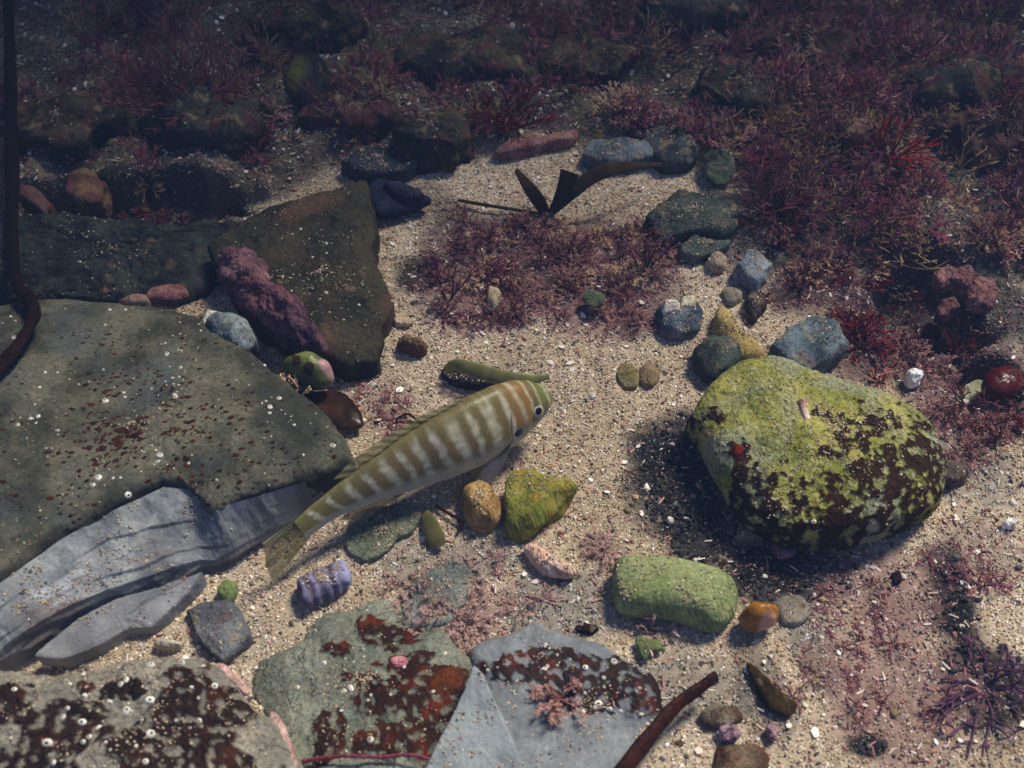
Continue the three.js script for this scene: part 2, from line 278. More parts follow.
const unit = r => { const g = new THREE.IcosahedronGeometry(1, 0), p = g.attributes.position, m = new Map(); for (let i = 0; i < p.count; i++) { const k = [p.getX(i), p.getY(i), p.getZ(i)].map(v => v.toFixed(3)).join(); if (!m.has(k)) m.set(k, .72 + .5 * r()); const s = m.get(k); p.setXYZ(i, p.getX(i) * s, p.getY(i) * s, p.getZ(i) * s); } g.computeVertexNormals(); return g; };
const inView = (x, z, m = 0.02) => { const d = Math.hypot(0.34, z), depth = (0.34 * SP - z * CP); return Math.abs(x) < depth * TY * 4 / 3 + m && z < -0.075 && z > -0.66; };
function scatter(name, label, count, geo, mat, place) {
  const m = new THREE.InstancedMesh(geo, mat, count), M = new THREE.Matrix4(), Q = new THREE.Quaternion(), E = new THREE.Euler(), c = new THREE.Color(); let k = 0, guard = 0;
  while (k < count && guard++ < count * 6) { const a = place(); if (!a) continue; Q.setFromEuler(E.set(a.rx, a.ry, a.rz)); M.compose(a.p, Q, a.s); m.setMatrixAt(k, M); m.setColorAt(k, c.setRGB(a.c[0], a.c[1], a.c[2])); k++; }
  m.count = k; m.name = numbered(name); m.castShadow = m.receiveShadow = true; scene.add(m); return tag(m, label, null, null, 'stuff');
}
const plain = (rough, o) => new THREE.MeshStandardMaterial({ roughness: rough, ...o });
{ // single grains of sand lying on the floor
  const grainTones = [['#c9b89a', 24], ['#b09c7c', 24], ['#e4dac8', 14], ['#8a7559', 12], ['#efe8da', 5], ['#65574a', 9], ['#b07a4e', 4], ['#33302f', 9], ['#b98a80', 6]].map(([h, w]) => [lin(h), w]);
  const tot = grainTones.reduce((a, b) => a + b[1], 0);
  for (let v = 0; v < 3; v++) {
    const r = rng(100 + v), g = unit(r);
    scatter('sand_grains', ['coarse tan and cream sand grains over the pool floor', 'pale and brown sand grains over the pool floor', 'mixed shell sand grains over the pool floor'][v], 135000, g, plain(.7), () => {
      const x = (r() - .5) * .8, z = -.07 - .62 * r(); if (!inView(x, z)) return null;
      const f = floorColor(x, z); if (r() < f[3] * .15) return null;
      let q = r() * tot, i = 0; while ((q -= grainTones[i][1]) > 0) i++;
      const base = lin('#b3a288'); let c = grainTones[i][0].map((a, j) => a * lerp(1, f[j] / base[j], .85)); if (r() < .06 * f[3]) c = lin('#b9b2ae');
      const s = .00026 + .00034 * r() * r() + (r() < .05 ? .0005 * r() : 0);
      return { p: ground(x, z, s * .35), rx: r() * 6, ry: r() * 6, rz: r() * 6, s: V(s * (.8 + .5 * r()), s * (.6 + .4 * r()), s * (.8 + .5 * r())), c };
    });
  }
  const r = rng(210);
  scatter('gravel', 'small mixed gravel and broken shell among the sand', 2600, unit(r), plain(.7), () => {
    const x = (r() - .5) * .8, z = -.07 - .62 * r(); if (!inView(x, z)) return null; const f = floorColor(x, z); if (f[3] < .3 && r() < .55) return null;
    const s = .0008 + .0014 * r() * r(), t = r(), c = t < .25 ? lin('#d8d0c2') : t < .5 ? lin('#9c8363') : t < .7 ? lin('#55524f') : t < .85 ? lin('#a3776e') : lin('#6b5b3c');
    return { p: ground(x, z, s * .3), rx: r(), ry: r() * 6, rz: r(), s: V(s * (.8 + .6 * r()), s * (.5 + .3 * r()), s), c: mul3(c, .7 + .5 * r()) };
  });
  const r2 = rng(220);
  scatter('shell_chips', 'white chips of broken shell scattered on the floor', 520, new THREE.CylinderGeometry(1, .8, .3, 5), plain(.45), () => {
    const x = (r2() - .5) * .8, z = -.07 - .62 * r2(); if (!inView(x, z)) return null; const s = .0006 + .0012 * r2() * r2();
    return { p: ground(x, z, .0007), rx: (r2() - .5), ry: r2() * 6, rz: (r2() - .5), s: V(s * (1 + r2()), s * .6, s), c: mix3(lin('#efe9e2'), lin('#cdbfb4'), r2()) };
  });
}

// ---------------------------------------------------------------- large rocks
const rustSpots = (p, f = 260, k = .34) => sm(k, k + .07, noise(p[0] * f, 3, p[2] * f) * .75 + noise(p[0] * f * 2.3, 5, p[2] * f * 2.3) * .45);
const barnacleGeo = () => { const g = new THREE.LatheGeometry([[.35, .62], [.5, .7], [.8, .35], [1, 0]].map(a => new THREE.Vector2(...a)), 7); return g; };
function barnacles(parent, count, seed, where, label) { // tiny white barnacles grown on one stone
  const r = rng(seed), m = new THREE.InstancedMesh(barnacleGeo(), plain(.6), count), M = new THREE.Matrix4(), Q = new THREE.Quaternion(), pa = where.geo.attributes.position, na = where.geo.attributes.normal, up = V(0, 1, 0), c = new THREE.Color(); let k = 0, t = 0;
  while (k < count && t++ < count * 60) { const i = Math.floor(r() * pa.count), n = V(na.getX(i), na.getY(i), na.getZ(i)), p = V(pa.getX(i), pa.getY(i), pa.getZ(i)); if (n.y < .35 || (where.ok && !where.ok(p, r))) continue; const s = (where.s ?? .0008) * (.35 + r() * r() * 1.5); Q.setFromUnitVectors(up, n); M.compose(p, Q, V(s * (.8 + .6 * r()), s, s)); m.setMatrixAt(k, M); m.setColorAt(k, c.setRGB(...mul3(mix3(lin('#f1eee6'), lin('#c6bfae'), r()), 1))); k++; }
  m.count = k; m.name = 'barnacles'; m.castShadow = m.receiveShadow = true; tag(m, null, null, null, 'stuff'); if (!parent.isMesh) m.position.copy(parent.position).negate(); parent.add(m);
}
function spots(parent, count, seed, geo) { // rust brown spots of growth, in loose clusters
  const r = rng(seed), m = new THREE.InstancedMesh(unit(r), new THREE.MeshPhysicalMaterial({ roughness: .7, specularIntensity: .2 }), count), M = new THREE.Matrix4(), Q = new THREE.Quaternion(), up = V(0, 1, 0), c = new THREE.Color(), pa = geo.attributes.position, na = geo.attributes.normal, n = V(0, 0, 0), p = V(0, 0, 0); let k = 0, t = 0;
  const heart = G(165, 440, .03);
  while (k < count && t++ < count * 200) { const i = Math.floor(r() * pa.count); n.fromBufferAttribute(na, i); p.fromBufferAttribute(pa, i); if (n.y < .5) continue; const near = sm(.07, .01, Math.hypot(p.x - heart.x, p.z - heart.z)); if (.55 * noise(p.x * 55, 7, p.z * 55) + .3 * noise(p.x * 140, 2, p.z * 140) + .2 * near < .30 * r() - .06) continue; const s = .0004 + .0008 * r() * r() + near * .0003 * r(); Q.setFromUnitVectors(up, n); M.compose(p.clone(), Q, V(s * (.8 + .9 * r()), s * .28, s)); m.setMatrixAt(k, M); m.setColorAt(k, c.setRGB(...mix3(lin('#1c0d07'), lin('#43200e'), r()))); k++; }
  m.count = k; m.name = 'rust_spots'; m.castShadow = m.receiveShadow = true; tag(m, null, null, null, 'stuff'); m.position.copy(parent.position).negate(); parent.add(m);
}
function rockThing(name, label, category, spec, mat = MAT.stone, partName = 'stone_body') { const g = stone(spec), t = thing(name, label, category, V(g.userData.c.x, hgt(g.userData.c.x, g.userData.c.z), g.userData.c.z), spec.group); const m = mesh(partName, g, mat, t); return { t, g, m }; }
function pebble(name, label, category, spec, mat = MAT.stone) { return tag(mesh(name, stone(spec), mat), label, category, spec.group); }

// a strip of broken rock between an upper and a lower line
function strip(top, bot, n, m, seed, amp, col, layers = 4, drop = 0) {
  const line = (pts, k) => { const w = pts.map(([x, y, h]) => P(x, y, h)), L = [0]; for (let i = 1; i < w.length; i++) L.push(L[i - 1] + w[i].distanceTo(w[i - 1])); const out = []; let j = 0; for (let i = 0; i <= k; i++) { const s = L.at(-1) * i / k; while (j < w.length - 2 && L[j + 1] < s) j++; out.push(w[j].clone().lerp(w[j + 1], (s - L[j]) / (L[j + 1] - L[j]))); } return out; };
  const A = line(top, n), B = line(bot, n), pos = [], idx = [], col_ = [];
  for (let j = 0; j <= m; j++) for (let i = 0; i <= n; i++) {
    const v = j / m, u_ = i / n, ledge = [.34, .66].reduce((a, c, k) => a + sm(0, .012, v - c - .3 * fbm(u_ * 3 + k * 5, seed, k, 5)) * .0013 * sm(-.25, .2, noise(u_ * 5, k * 7, 2)), 0), st = v * layers + .9 * fbm(i / n * 5, seed, v * 1.5, 3), fr = st - Math.floor(st), vv = clamp(lerp(v, (Math.floor(st) + sm(.25, .9, fr)) / layers, .06));
    const p = A[i].clone().lerp(B[i], vv), d = amp * fbm(p.x * 85 + seed, 3, p.z * 85, 5); p.y += d - ledge; p.z += d * .6;
    if (j >= m - 24) { const q = (j - m + 25) / 25; p.y -= drop * q; p.z += -.003 * q + .004 * fbm(p.x * 60, p.y * 220, 3, 4) * sm(0, .2, q); }
    pos.push(p.x, p.y, p.z); col_.push(...col([p.x, p.y, p.z], v, i / n, fr)); if (i < n && j < m) { const a = j * (n + 1) + i; idx.push(a, a + n + 1, a + 1, a + 1, a + n + 1, a + n + 2); }
  }
  return bufGeo(pos, idx, col_);
}
{ // big boulder at the left with its broken slate edge
  const g = stone({ out: [[-130, 320, .03], [-20, 308, .022], [70, 300, .018], [140, 308, .016], [200, 322, .016], [245, 352, .018], [290, 388, .02], [335, 428, .022], [353, 462, .022], [310, 482, .021], [258, 498, .022], [214, 512, .022], [186, 491, .024], [164, 489, .025], [120, 510, .026], [60, 543, .026], [0, 586, .027], [-60, 620, .028], [-150, 560, .04]], H: .007, B: .05, e: .16, sharp: .6, n: 500, m: 280, amp: .0030, freq: 38, big: .25, seed: 3, shrink: false, flatten: .9,
    col: (p, n, t, up, so) => {
      const f = fbm(p[0] * 45, p[1] * 45, p[2] * 45, 4), fine = 1 + .38 * noise(p[0] * 1400, p[1] * 1400, p[2] * 1400) + .2 * noise(p[0] * 500, p[1] * 500, p[2] * 500);
      let c = mul3(mix3(lin('#393b33'), lin('#666454'), sm(-.35, .35, f)), fine); c = mix3(c, lin('#4b5257'), sm(.05, .4, fbm(p[0] * 25 + 9, 3, p[2] * 25, 3)) * .6);
      const s = rustSpots(p, 330, .33 - .16 * sm(.10, .03, Math.hypot(p[0] + .14, p[2] + .27)) - .05 * noise(p[0] * 30, 6, p[2] * 30)); 
      const pk = sm(.52, .6, fbm(p[0] * 60 + 31, 4, p[2] * 60, 3)); c = mix3(c, lin('#a8746b'), pk * .7); return c;
    } });
  const t = thing('boulder', 'large olive grey boulder with rust spots and white barnacles, filling the left edge', 'boulder', V(g.userData.c.x, 0, g.userData.c.z));
  mesh('boulder_top', g, MAT.fine, t); spots(t, 760, 6, g); barnacles(t, 130, 5, { geo: g, s: .0008, ok: (p, r) => noise(p.x * 40, 2, p.z * 40) > r() * .5 - .05 });
  const slateCol = (p, v, u, fr) => { let c = mul3(mix3(lin('#6c7073'), lin('#969a9b'), sm(-.35, .35, fbm(p[0] * 75, 3, p[2] * 75, 5))), 1 + .22 * noise(p[0] * 1100, p[1] * 1100, p[2] * 1100)); c = mix3(c, lin('#c9ccd0'), sm(.08, .4, fbm(p[0] * 48 + 5, 3, p[2] * 95 + p[0] * 60, 5, .6) - Math.abs(v - .5) * .4) * .7); c = mix3(c, lin('#6a5d59'), sm(.1, .4, noise(u * 5, v * 6 + 3, 4)) * sm(.4, .7, v) * .7); return c; };
  const e = strip([[-90, 640, .030], [-60, 617, .030], [0, 583, .029], [60, 540, .028], [120, 507, .028], [164, 487, .027], [186, 489, .026], [214, 509, .024], [258, 496, .024], [310, 480, .023], [354, 460, .022]], [[-90, 735, .016], [-60, 696, .016], [0, 660, .015], [60, 626, .015], [110, 602, .015], [160, 586, .013], [202, 573, .007], [216, 573, .005], [250, 550, .005], [305, 516, .005], [358, 474, .006]], 420, 140, 7, .0024, slateCol, 4, .018);
  mesh('broken_edge', e, MAT.slate, t);
  const l = stone({ out: [[36, 657, .007], [76, 622, .008], [118, 600, .009], [160, 588, .009], [203, 573, .006], [190, 593, .005], [172, 611, .005], [152, 629, .004], [128, 632, .004], [100, 648, .004], [66, 661, .005]], H: .0018, B: .02, e: .2, sharp: .8, n: 220, m: 80, amp: .0008, freq: 120, big: .2, seed: 8, shrink: false, col: (p, n, t) => mul3(mix3(lin('#74767a'), lin('#8f9194'), sm(-.3, .3, fbm(p[0] * 70, 1, p[2] * 70, 4))), 1 + .2 * noise(p[0] * 1300, 1, p[2] * 1300)) });
  mesh('slate_layer', l, MAT.slate, t);
  // pink crusts on its far edge
  for (const [o, k] of [[[[146, 300], [152, 290], [168, 286], [184, 287], [188, 295], [176, 303], [160, 305]], 1], [[[118, 306], [132, 298], [148, 296], [150, 305], [134, 310]], 2]]) mesh('coralline_crust', stone({ out: o.map(a => [...a, .017]), H: .004, B: .004, n: 60, m: 24, amp: .001, freq: 200, seed: 20 + k, col: mottled(k === 1 ? lin('#7a4e50') : lin('#857a66'), lin('#8f6660')) }), MAT.stone, t);
}
{ // dark leaning slab behind
  const { t, g } = rockThing('rock_slab', 'dark olive brown angular slab standing behind the pink crust', 'rock', { out: [[212, 252, .012], [258, 216, .014], [310, 197, .016], [366, 181, .016], [373, 214, .015], [371, 250, .014], [396, 302, .01], [386, 330, .008], [379, 367, .006], [345, 369, .008], [318, 352, .01], [295, 338, .01], [262, 318, .012], [232, 292, .012]], H: .006, B: .03, e: .3, sharp: .75, n: 280, m: 120, amp: .0034, freq: 60, big: .5, cuts: 3, seed: 12, shrink: false,
    col: (p, n, q) => { let c = mix3(lin('#2d2d26'), lin('#423e30'), sm(-.35, .35, fbm(p[0] * 50, p[1] * 50, p[2] * 50, 4))); c = mix3(c, lin('#5d4636'), sm(.1, .45, fbm(p[0] * 35 + 8, 2, p[2] * 35, 3)) * .7); c = mix3(c, lin('#8e7d62'), sm(.35, .6, fbm(p[0] * 90 + 4, 2, p[2] * 90, 3)) * .5); return mul3(c, 1 + .3 * noise(p[0] * 1200, 1, p[2] * 1200)); } });
  barnacles(t, 26, 15, { geo: g, s: .0006 });
}
{ // lumpy pink coralline crust leaning on the slab: three lobes
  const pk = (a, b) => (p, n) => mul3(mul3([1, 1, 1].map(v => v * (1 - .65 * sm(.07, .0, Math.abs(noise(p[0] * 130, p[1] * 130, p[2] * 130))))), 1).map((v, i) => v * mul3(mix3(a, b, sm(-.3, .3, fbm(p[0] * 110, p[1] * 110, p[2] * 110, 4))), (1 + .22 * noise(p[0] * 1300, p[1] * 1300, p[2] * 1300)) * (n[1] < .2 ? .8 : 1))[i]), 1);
  const t = thing('coralline_crust', 'mauve pink lumpy coralline crust in front of the dark slab', 'coralline alga', P(265, 300, .01));
  const lob = [[[220, 262, .014], [236, 251, .016], [256, 256, .016], [270, 276, .015], [264, 290, .014], [246, 292, .013], [228, 282, .013]], [[232, 284, .012], [262, 288, .014], [284, 292, .014], [296, 306, .013], [292, 330, .009], [272, 326, .009], [250, 308, .01]], [[286, 300, .013], [300, 302, .013], [308, 316, .012], [318, 332, .009], [326, 355, .005], [308, 350, .006], [290, 336, .009]]];
  lob.forEach((o, i) => mesh('crust_lobe', stone({ out: o.map(a => [a[0], a[1], a[2] + .012]), H: .007, B: .024, e: .6, sharp: .3, n: 170, m: 70, amp: .0030, freq: 190, big: .4, seed: 31 + i, shrink: false, col: pk(lin('#5c414a'), [lin('#7c5a60'), lin('#784f54'), lin('#5c444e')][i]) }), MAT.stone, t));
}
{ const { t, g } = rockThing('limpet', 'rough blue grey limpet with a white worm tube on its edge', 'limpet', { out: [[208, 326], [214, 316], [228, 318], [246, 320], [257, 345], [244, 360], [226, 354], [212, 340]], dh: .018, H: .009, B: .012, e: .8, sharp: .3, n: 120, m: 50, amp: .0016, freq: 160, seed: 41, col: mottled(lin('#535d60'), lin('#8a9494')) });
  const S = new Strands(); S.tube([P(208, 330, .018), P(206, 320, .021), P(210, 313, .022), P(216, 315, .021)], s => .0016 + .0002 * Math.sin(s * 20), 8, lin('#d9d4c4')); mesh('worm_tube', S.geo(), MAT.stone, t); }
{ // green mussel with brown flecks
  const fl = patches([[300, 372, 8, 6, .02], [310, 377, 9, 5, .02], [296, 366, 4, 4, .02]]);
  pebble('mussel', 'small rounded green mussel with brown marks and a pink end', 'mussel', { out: [[284, 368], [291, 358], [306, 355], [322, 358], [333, 370], [333, 382], [322, 391], [306, 389], [291, 380]], dh: .016, H: .010, B: .008, e: .95, n: 140, m: 70, amp: .0004, freq: 200, seed: 43, col: (p, n, t, up) => { let c = mix3(lin('#4c5830'), lin('#70783f'), sm(-.3, .4, fbm(p[0] * 80, p[1] * 80, p[2] * 80, 3))); c = mix3(c, lin('#33230f'), sm(.1, .3, fl(p[0], p[2]) - .25 + .8 * noise(p[0] * 300, 1, p[2] * 300))); const e = G(329, 371, .02); c = mix3(c, lin('#b08a8c'), sm(.004, .0025, Math.hypot(p[0] - e.x, p[2] - e.z))); return mul3(c, 1 + .15 * noise(p[0] * 1200, p[1] * 1200, p[2] * 1200)); } }, MAT.slick);
  pebble('mussel_shell', 'dark brown open shell lying under the green mussel', 'shell', { out: [[280, 384], [300, 392], [345, 394], [364, 426], [335, 428], [304, 412], [286, 400]], dh: .004, H: .003, B: .003, e: .8, n: 100, m: 40, amp: .0006, freq: 90, seed: 44, col: mottled(lin('#20140c'), lin('#3a2414')) }, MAT.slick);
}
pebble('ledge_rock', 'dark blue grey ledge of rock between the black hollow and the boulder', 'rock', { out: [[-70, 216, .006], [50, 220, .01], [150, 224, .012], [215, 224, .012], [252, 228, .01], [222, 252, .008], [206, 290, .004], [140, 304, .004], [60, 300, .006], [-70, 305, .008]], H: .005, B: .03, e: .55, sharp: .3, n: 240, m: 100, amp: .007, freq: 55, big: .5, seed: 51, shrink: false, col: (p) => { let c = mix3(lin('#23272a'), lin('#3c403c'), sm(-.3, .35, fbm(p[0] * 60, 1, p[2] * 60, 4))); c = mix3(c, lin('#6b5b45'), sm(.25, .5, fbm(p[0] * 90 + 7, 1, p[2] * 90, 3))); return mul3(c, 1 + .4 * noise(p[0] * 1000, 1, p[2] * 1000)); } });
pebble('rock_crust', 'yellow and pink crusted knob in the black hollow at left', 'encrusted knob', { out: [[68, 186], [80, 179], [98, 180], [108, 190], [102, 204], [88, 214], [72, 206]], dh: .006, H: .008, B: .014, e: .7, n: 90, m: 40, amp: .0025, freq: 130, big: .4, seed: 52, col: (p) => mix3(lin('#725a40'), lin('#5f3e3e'), sm(-.2, .25, noise(p[0] * 90, 2, p[2] * 90))) });
pebble('rock_crust', 'small pink edged crust beside the stalk at far left', 'encrusted knob', { out: [[20, 192], [34, 190], [50, 202], [48, 220], [34, 214], [24, 204]], dh: .004, H: .006, B: .012, e: .7, n: 70, m: 30, amp: .002, freq: 130, big: .4, seed: 53, col: (p) => mix3(lin('#654c40'), lin('#5f4042'), sm(-.2, .25, noise(p[0] * 90, 2, p[2] * 90))) });
pebble('limpet', 'smooth grey violet limpet with a yellow rim on the dark shelf', 'limpet', { out: [[284, 82], [294, 62], [312, 56], [328, 68], [330, 90], [318, 108], [302, 112], [290, 100]], dh: .003, H: .009, B: .008, e: .9, n: 120, m: 50, amp: .0016, freq: 80, seed: 54, col: (p, n, t) => { const e = G(288, 90, .01); return mix3(mul3(lin('#22222c'), 1 + .15 * noise(p[0] * 900, 1, p[2] * 900)), lin('#55532f'), sm(.016, .008, Math.hypot(p[0] - e.x, (p[2] - e.z) * .7))); } }, MAT.wet);
{ // dark blade-like mussel shells by the slab
  const g = mottled(lin('#161a2b'), lin('#2a3046')), t = thing('mussel_shell', 'dark blue black mussel shells fanned beside the slab', 'shell', P(400, 200, 0));
  [[[368, 190], [380, 180], [405, 190], [432, 200], [412, 210], [384, 217], [372, 210]], [[384, 186], [400, 183], [424, 197], [402, 202]]].forEach((o, i) => mesh('shell_valve', stone({ out: o.map(a => [...a, .006 + i * .004]), H: .004, B: .005, e: .8, n: 90, m: 40, amp: .0007, freq: 70, seed: 55 + i, col: g }), MAT.wet, t));
}

// ---------------------------------------------------------------- the big green cobble
{
  const out = [[688, 424], [700, 400], [722, 376], [745, 362], [766, 360], [798, 374], [838, 388], [876, 400], [908, 418], [930, 442], [939, 468], [940, 496], [926, 518], [896, 534], [856, 546], [812, 549], [776, 538], [748, 520], [726, 492], [706, 458]];
  const br = patches([[800, 510, 70, 34, .03], [835, 520, 60, 30, .02], [770, 490, 38, 24, .03], [748, 492, 24, 34, .02], [745, 470, 16, 18, .02], [870, 410, 40, 14, .04], [880, 440, 40, 40, .035], [905, 470, 40, 44, .03], [905, 500, 24, 26, .02], [888, 480, 40, 40, .03], [850, 425, 28, 10, .045], [868, 455, 18, 20, .04], [838, 396, 26, 6, .04], [715, 402, 9, 10, .03], [693, 428, 12, 22, .02], [718, 424, 6, 8, .02], [820, 452, 12, 7, .045], [845, 472, 16, 18, .04], [788, 458, 18, 12, .04], [765, 455, 8, 6, .04], [800, 428, 10, 7, .05], [890, 505, 20, 14, .02], [730, 455, 6, 14, .02], [918, 455, 30, 46, .02], [895, 515, 40, 26, .012], [880, 425, 40, 18, .027], [925, 490, 16, 30, .012]]);
  const { t, g } = rockThing('cobble', 'large yellow green cobble blotched with dark brown crust', 'cobble', { out, dh: .012, H: .018, B: .016, e: .66, sharp: .35, n: 380, m: 220, amp: .0022, freq: 75, big: .1, seed: 61,
    col: (p, n) => {
      const k = fbm(p[0] * 55, p[1] * 55, p[2] * 55, 4), sp = noise(p[0] * 900, p[1] * 900, p[2] * 900), s2 = noise(p[0] * 420, p[1] * 420, p[2] * 420);
      let c = mix3(lin('#6a7030'), lin('#9c974e'), sm(-.3, .35, k)); c = mix3(c, lin('#8f9380'), sm(-.1, .3, fbm(p[0] * 30 + 3, 2, p[2] * 30, 3)) * .75); c = mix3(c, lin('#3a4218'), sm(.12, .42, sp * .6 + s2 * .5) * .8); c = mix3(c, lin('#a5a590'), sm(.25, .5, noise(p[0] * 700, p[1] * 700 + 9, p[2] * 700)) * .6); c = mul3(c, 1 + .3 * sp);
      const m = clamp(br(p[0], p[2]), -1, .55) * .72 + 1.15 * fbm(p[0] * 165 + 2, p[1] * 165, p[2] * 165, 5, .6) + .4 * noise(p[0] * 300, 3, p[2] * 300) - .24, q = sm(.0, .07, m); c = mix3(c, mul3(lin('#260f06'), 1 + .8 * sp), q * .97); return [c[0], c[1], c[2], q * .0005];
    } }, MAT.stone);
  barnacles(t, 20, 63, { geo: g, s: .0006, ok: (p, r) => br(p.x, p.z) > .1 });
  mesh('red_sponge', stone({ out: [[732, 452], [736, 445], [742, 446], [744, 453], [738, 458]].map(a => [...a, .033]), H: .002, B: .003, n: 40, m: 20, amp: .001, freq: 200, seed: 64, shrink: false, col: mottled(lin('#4e150e'), lin('#6a2216')) }), MAT.stone, t);
  const S = new Strands(); S.tube([P(801, 402, .052), P(804, 410, .052), P(807, 419, .05)], [.0018, .0012], 7, s => mix3(lin('#b0756c'), lin('#e0cdb8'), s)); mesh('worm_tube', S.geo(), MAT.stone, t);
}

// ---------------------------------------------------------------- stones on the sand
const RD = (n = 100, m = 46) => ({ n, m });
const greenish = (p, n) => { const s = noise(p[0] * 1000, p[1] * 1000, p[2] * 1000); let c = mix3(lin('#6c774c'), lin('#858f62'), sm(-.3, .35, fbm(p[0] * 90, p[1] * 90, p[2] * 90, 4))); c = mix3(c, lin('#a7a87c'), sm(.3, .5, s) * .5); return mul3(c, 1 + .22 * s); };
pebble('cobble', 'oblong moss green cobble beside the amber snail', 'cobble', { out: [[612, 577], [616, 560], [634, 555], [670, 556], [704, 566], [730, 580], [738, 600], [733, 624], [716, 635], [690, 626], [656, 618], [622, 614], [613, 600]], dh: .006, H: .010, B: .011, e: .82, sharp: .05, n: 240, m: 110, amp: .0008, freq: 90, big: .06, seed: 71, col: greenish }, MAT.fine);
pebble('pebble', 'yellow green triangular pebble between fish and sand', 'pebble', { out: [[503, 512], [506, 486], [522, 469], [545, 476], [575, 489], [563, 510], [545, 530], [522, 541], [507, 532]], dh: .005, H: .010, B: .01, e: .75, sharp: .3, n: 160, m: 80, amp: .0011, freq: 110, big: .25, cuts: 2, seed: 72, col: (p, n) => { let c = mix3(lin('#626a2a'), lin('#857f3a'), sm(-.3, .3, fbm(p[0] * 80, p[1] * 80, p[2] * 80, 4))); c = mix3(c, lin('#8f7030'), sm(.2, .5, noise(p[0] * 160, 2, p[2] * 160)) * .8); return mul3(c, 1 + .25 * noise(p[0] * 1000, p[1] * 1000, p[2] * 1000)); } });
pebble('pebble', 'tan brown egg shaped pebble under the fish belly', 'pebble', { out: [[463, 506], [465, 488], [476, 480], [490, 486], [500, 505], [499, 522], [488, 533], [472, 530]], dh: .005, H: .009, B: .009, e: .9, n: 120, m: 60, amp: .0008, freq: 120, seed: 73, col: mottled(lin('#8a6a3c'), lin('#b39562'), { f: 90 }) });
pebble('snail', 'amber brown rounded snail with a pink lip', 'snail', { out: [[739, 616], [745, 603], [758, 600], [771, 605], [778, 618], [774, 632], [760, 638], [746, 632]], dh: .007, H: .010, B: .008, e: .95, n: 120, m: 60, amp: .0003, freq: 120, seed: 74, col: (p) => { const e = G(770, 630, .008); return mix3(mul3(mix3(lin('#7a4a12'), lin('#9c6a1e'), sm(-.3, .3, fbm(p[0] * 120, p[1] * 120, p[2] * 120, 3))), 1 + .12 * noise(p[0] * 900, 1, p[2] * 900)), lin('#b98a76'), sm(.005, .003, Math.hypot(p[0] - e.x, p[2] - e.z))); } }, MAT.slick);
{ const { t } = rockThing('shell_fragment_or_shade', 'pale pink worn shell fragment below the green pebble', 'shell', { out: [[525, 550], [530, 543], [545, 551], [562, 566], [577, 574], [568, 579], [550, 575], [535, 566]], dh: .003, H: .004, B: .004, e: .7, n: 90, m: 40, amp: .0012, freq: 200, seed: 75, col: mottled(lin('#c29a86'), lin('#e0c4b2')) }); }
{ // ribbed purple shell
  const S = [], o = [[297, 588], [306, 577], [325, 567], [342, 562], [351, 572], [349, 585], [330, 598], [308, 610], [300, 604]], a = G(300, 590, 0), b = G(348, 570, 0), d = V(b.x - a.x, 0, b.z - a.z).normalize();
  pebble('shell_fragment_or_shade', 'violet ribbed piece of barnacle shell on the sand', 'shell', { out: o, dh: .004, H: .006, B: .004, e: .7, n: 180, m: 70, amp: .0006, freq: 200, seed: 76, col: (p, n) => { const u = (p[0] - a.x) * d.x + (p[2] - a.z) * d.z, w = Math.sin(u * 1500 + 2 * noise(p[0] * 200, 1, p[2] * 200)); let c = mix3(lin('#4a4152'), lin('#8d88a4'), sm(-.6, .9, w) * .5 + .4 * fbm(p[0] * 200, 1, p[2] * 200, 3) + .2); c = mix3(c, lin('#9aa3cf'), sm(.013, .018, u) * .6); return [...mul3(c, 1 + .3 * noise(p[0] * 1000, 1, p[2] * 1000)), w * .00025]; } }, MAT.smooth);
}
const slatey = (a, b) => (p, n) => {
  const f = noise(p[0] * 1200, p[1] * 1200, p[2] * 1200), g = fbm(p[0] * 160 + 5, p[1] * 160, p[2] * 160, 4); let c = mul3(mix3(lin(a), lin(b), sm(-.3, .3, fbm(p[0] * 70, p[1] * 70, p[2] * 70, 4))), 1 + .38 * f);
  c = mix3(c, lin('#8c7f68'), sm(.12, .4, g + .35 * f) * sm(.2, .8, n[1]) * .65); return mix3(c, lin('#5a4440'), sm(.2, .4, fbm(p[0] * 120 + 19, 3, p[2] * 120, 3)) * .5);
};
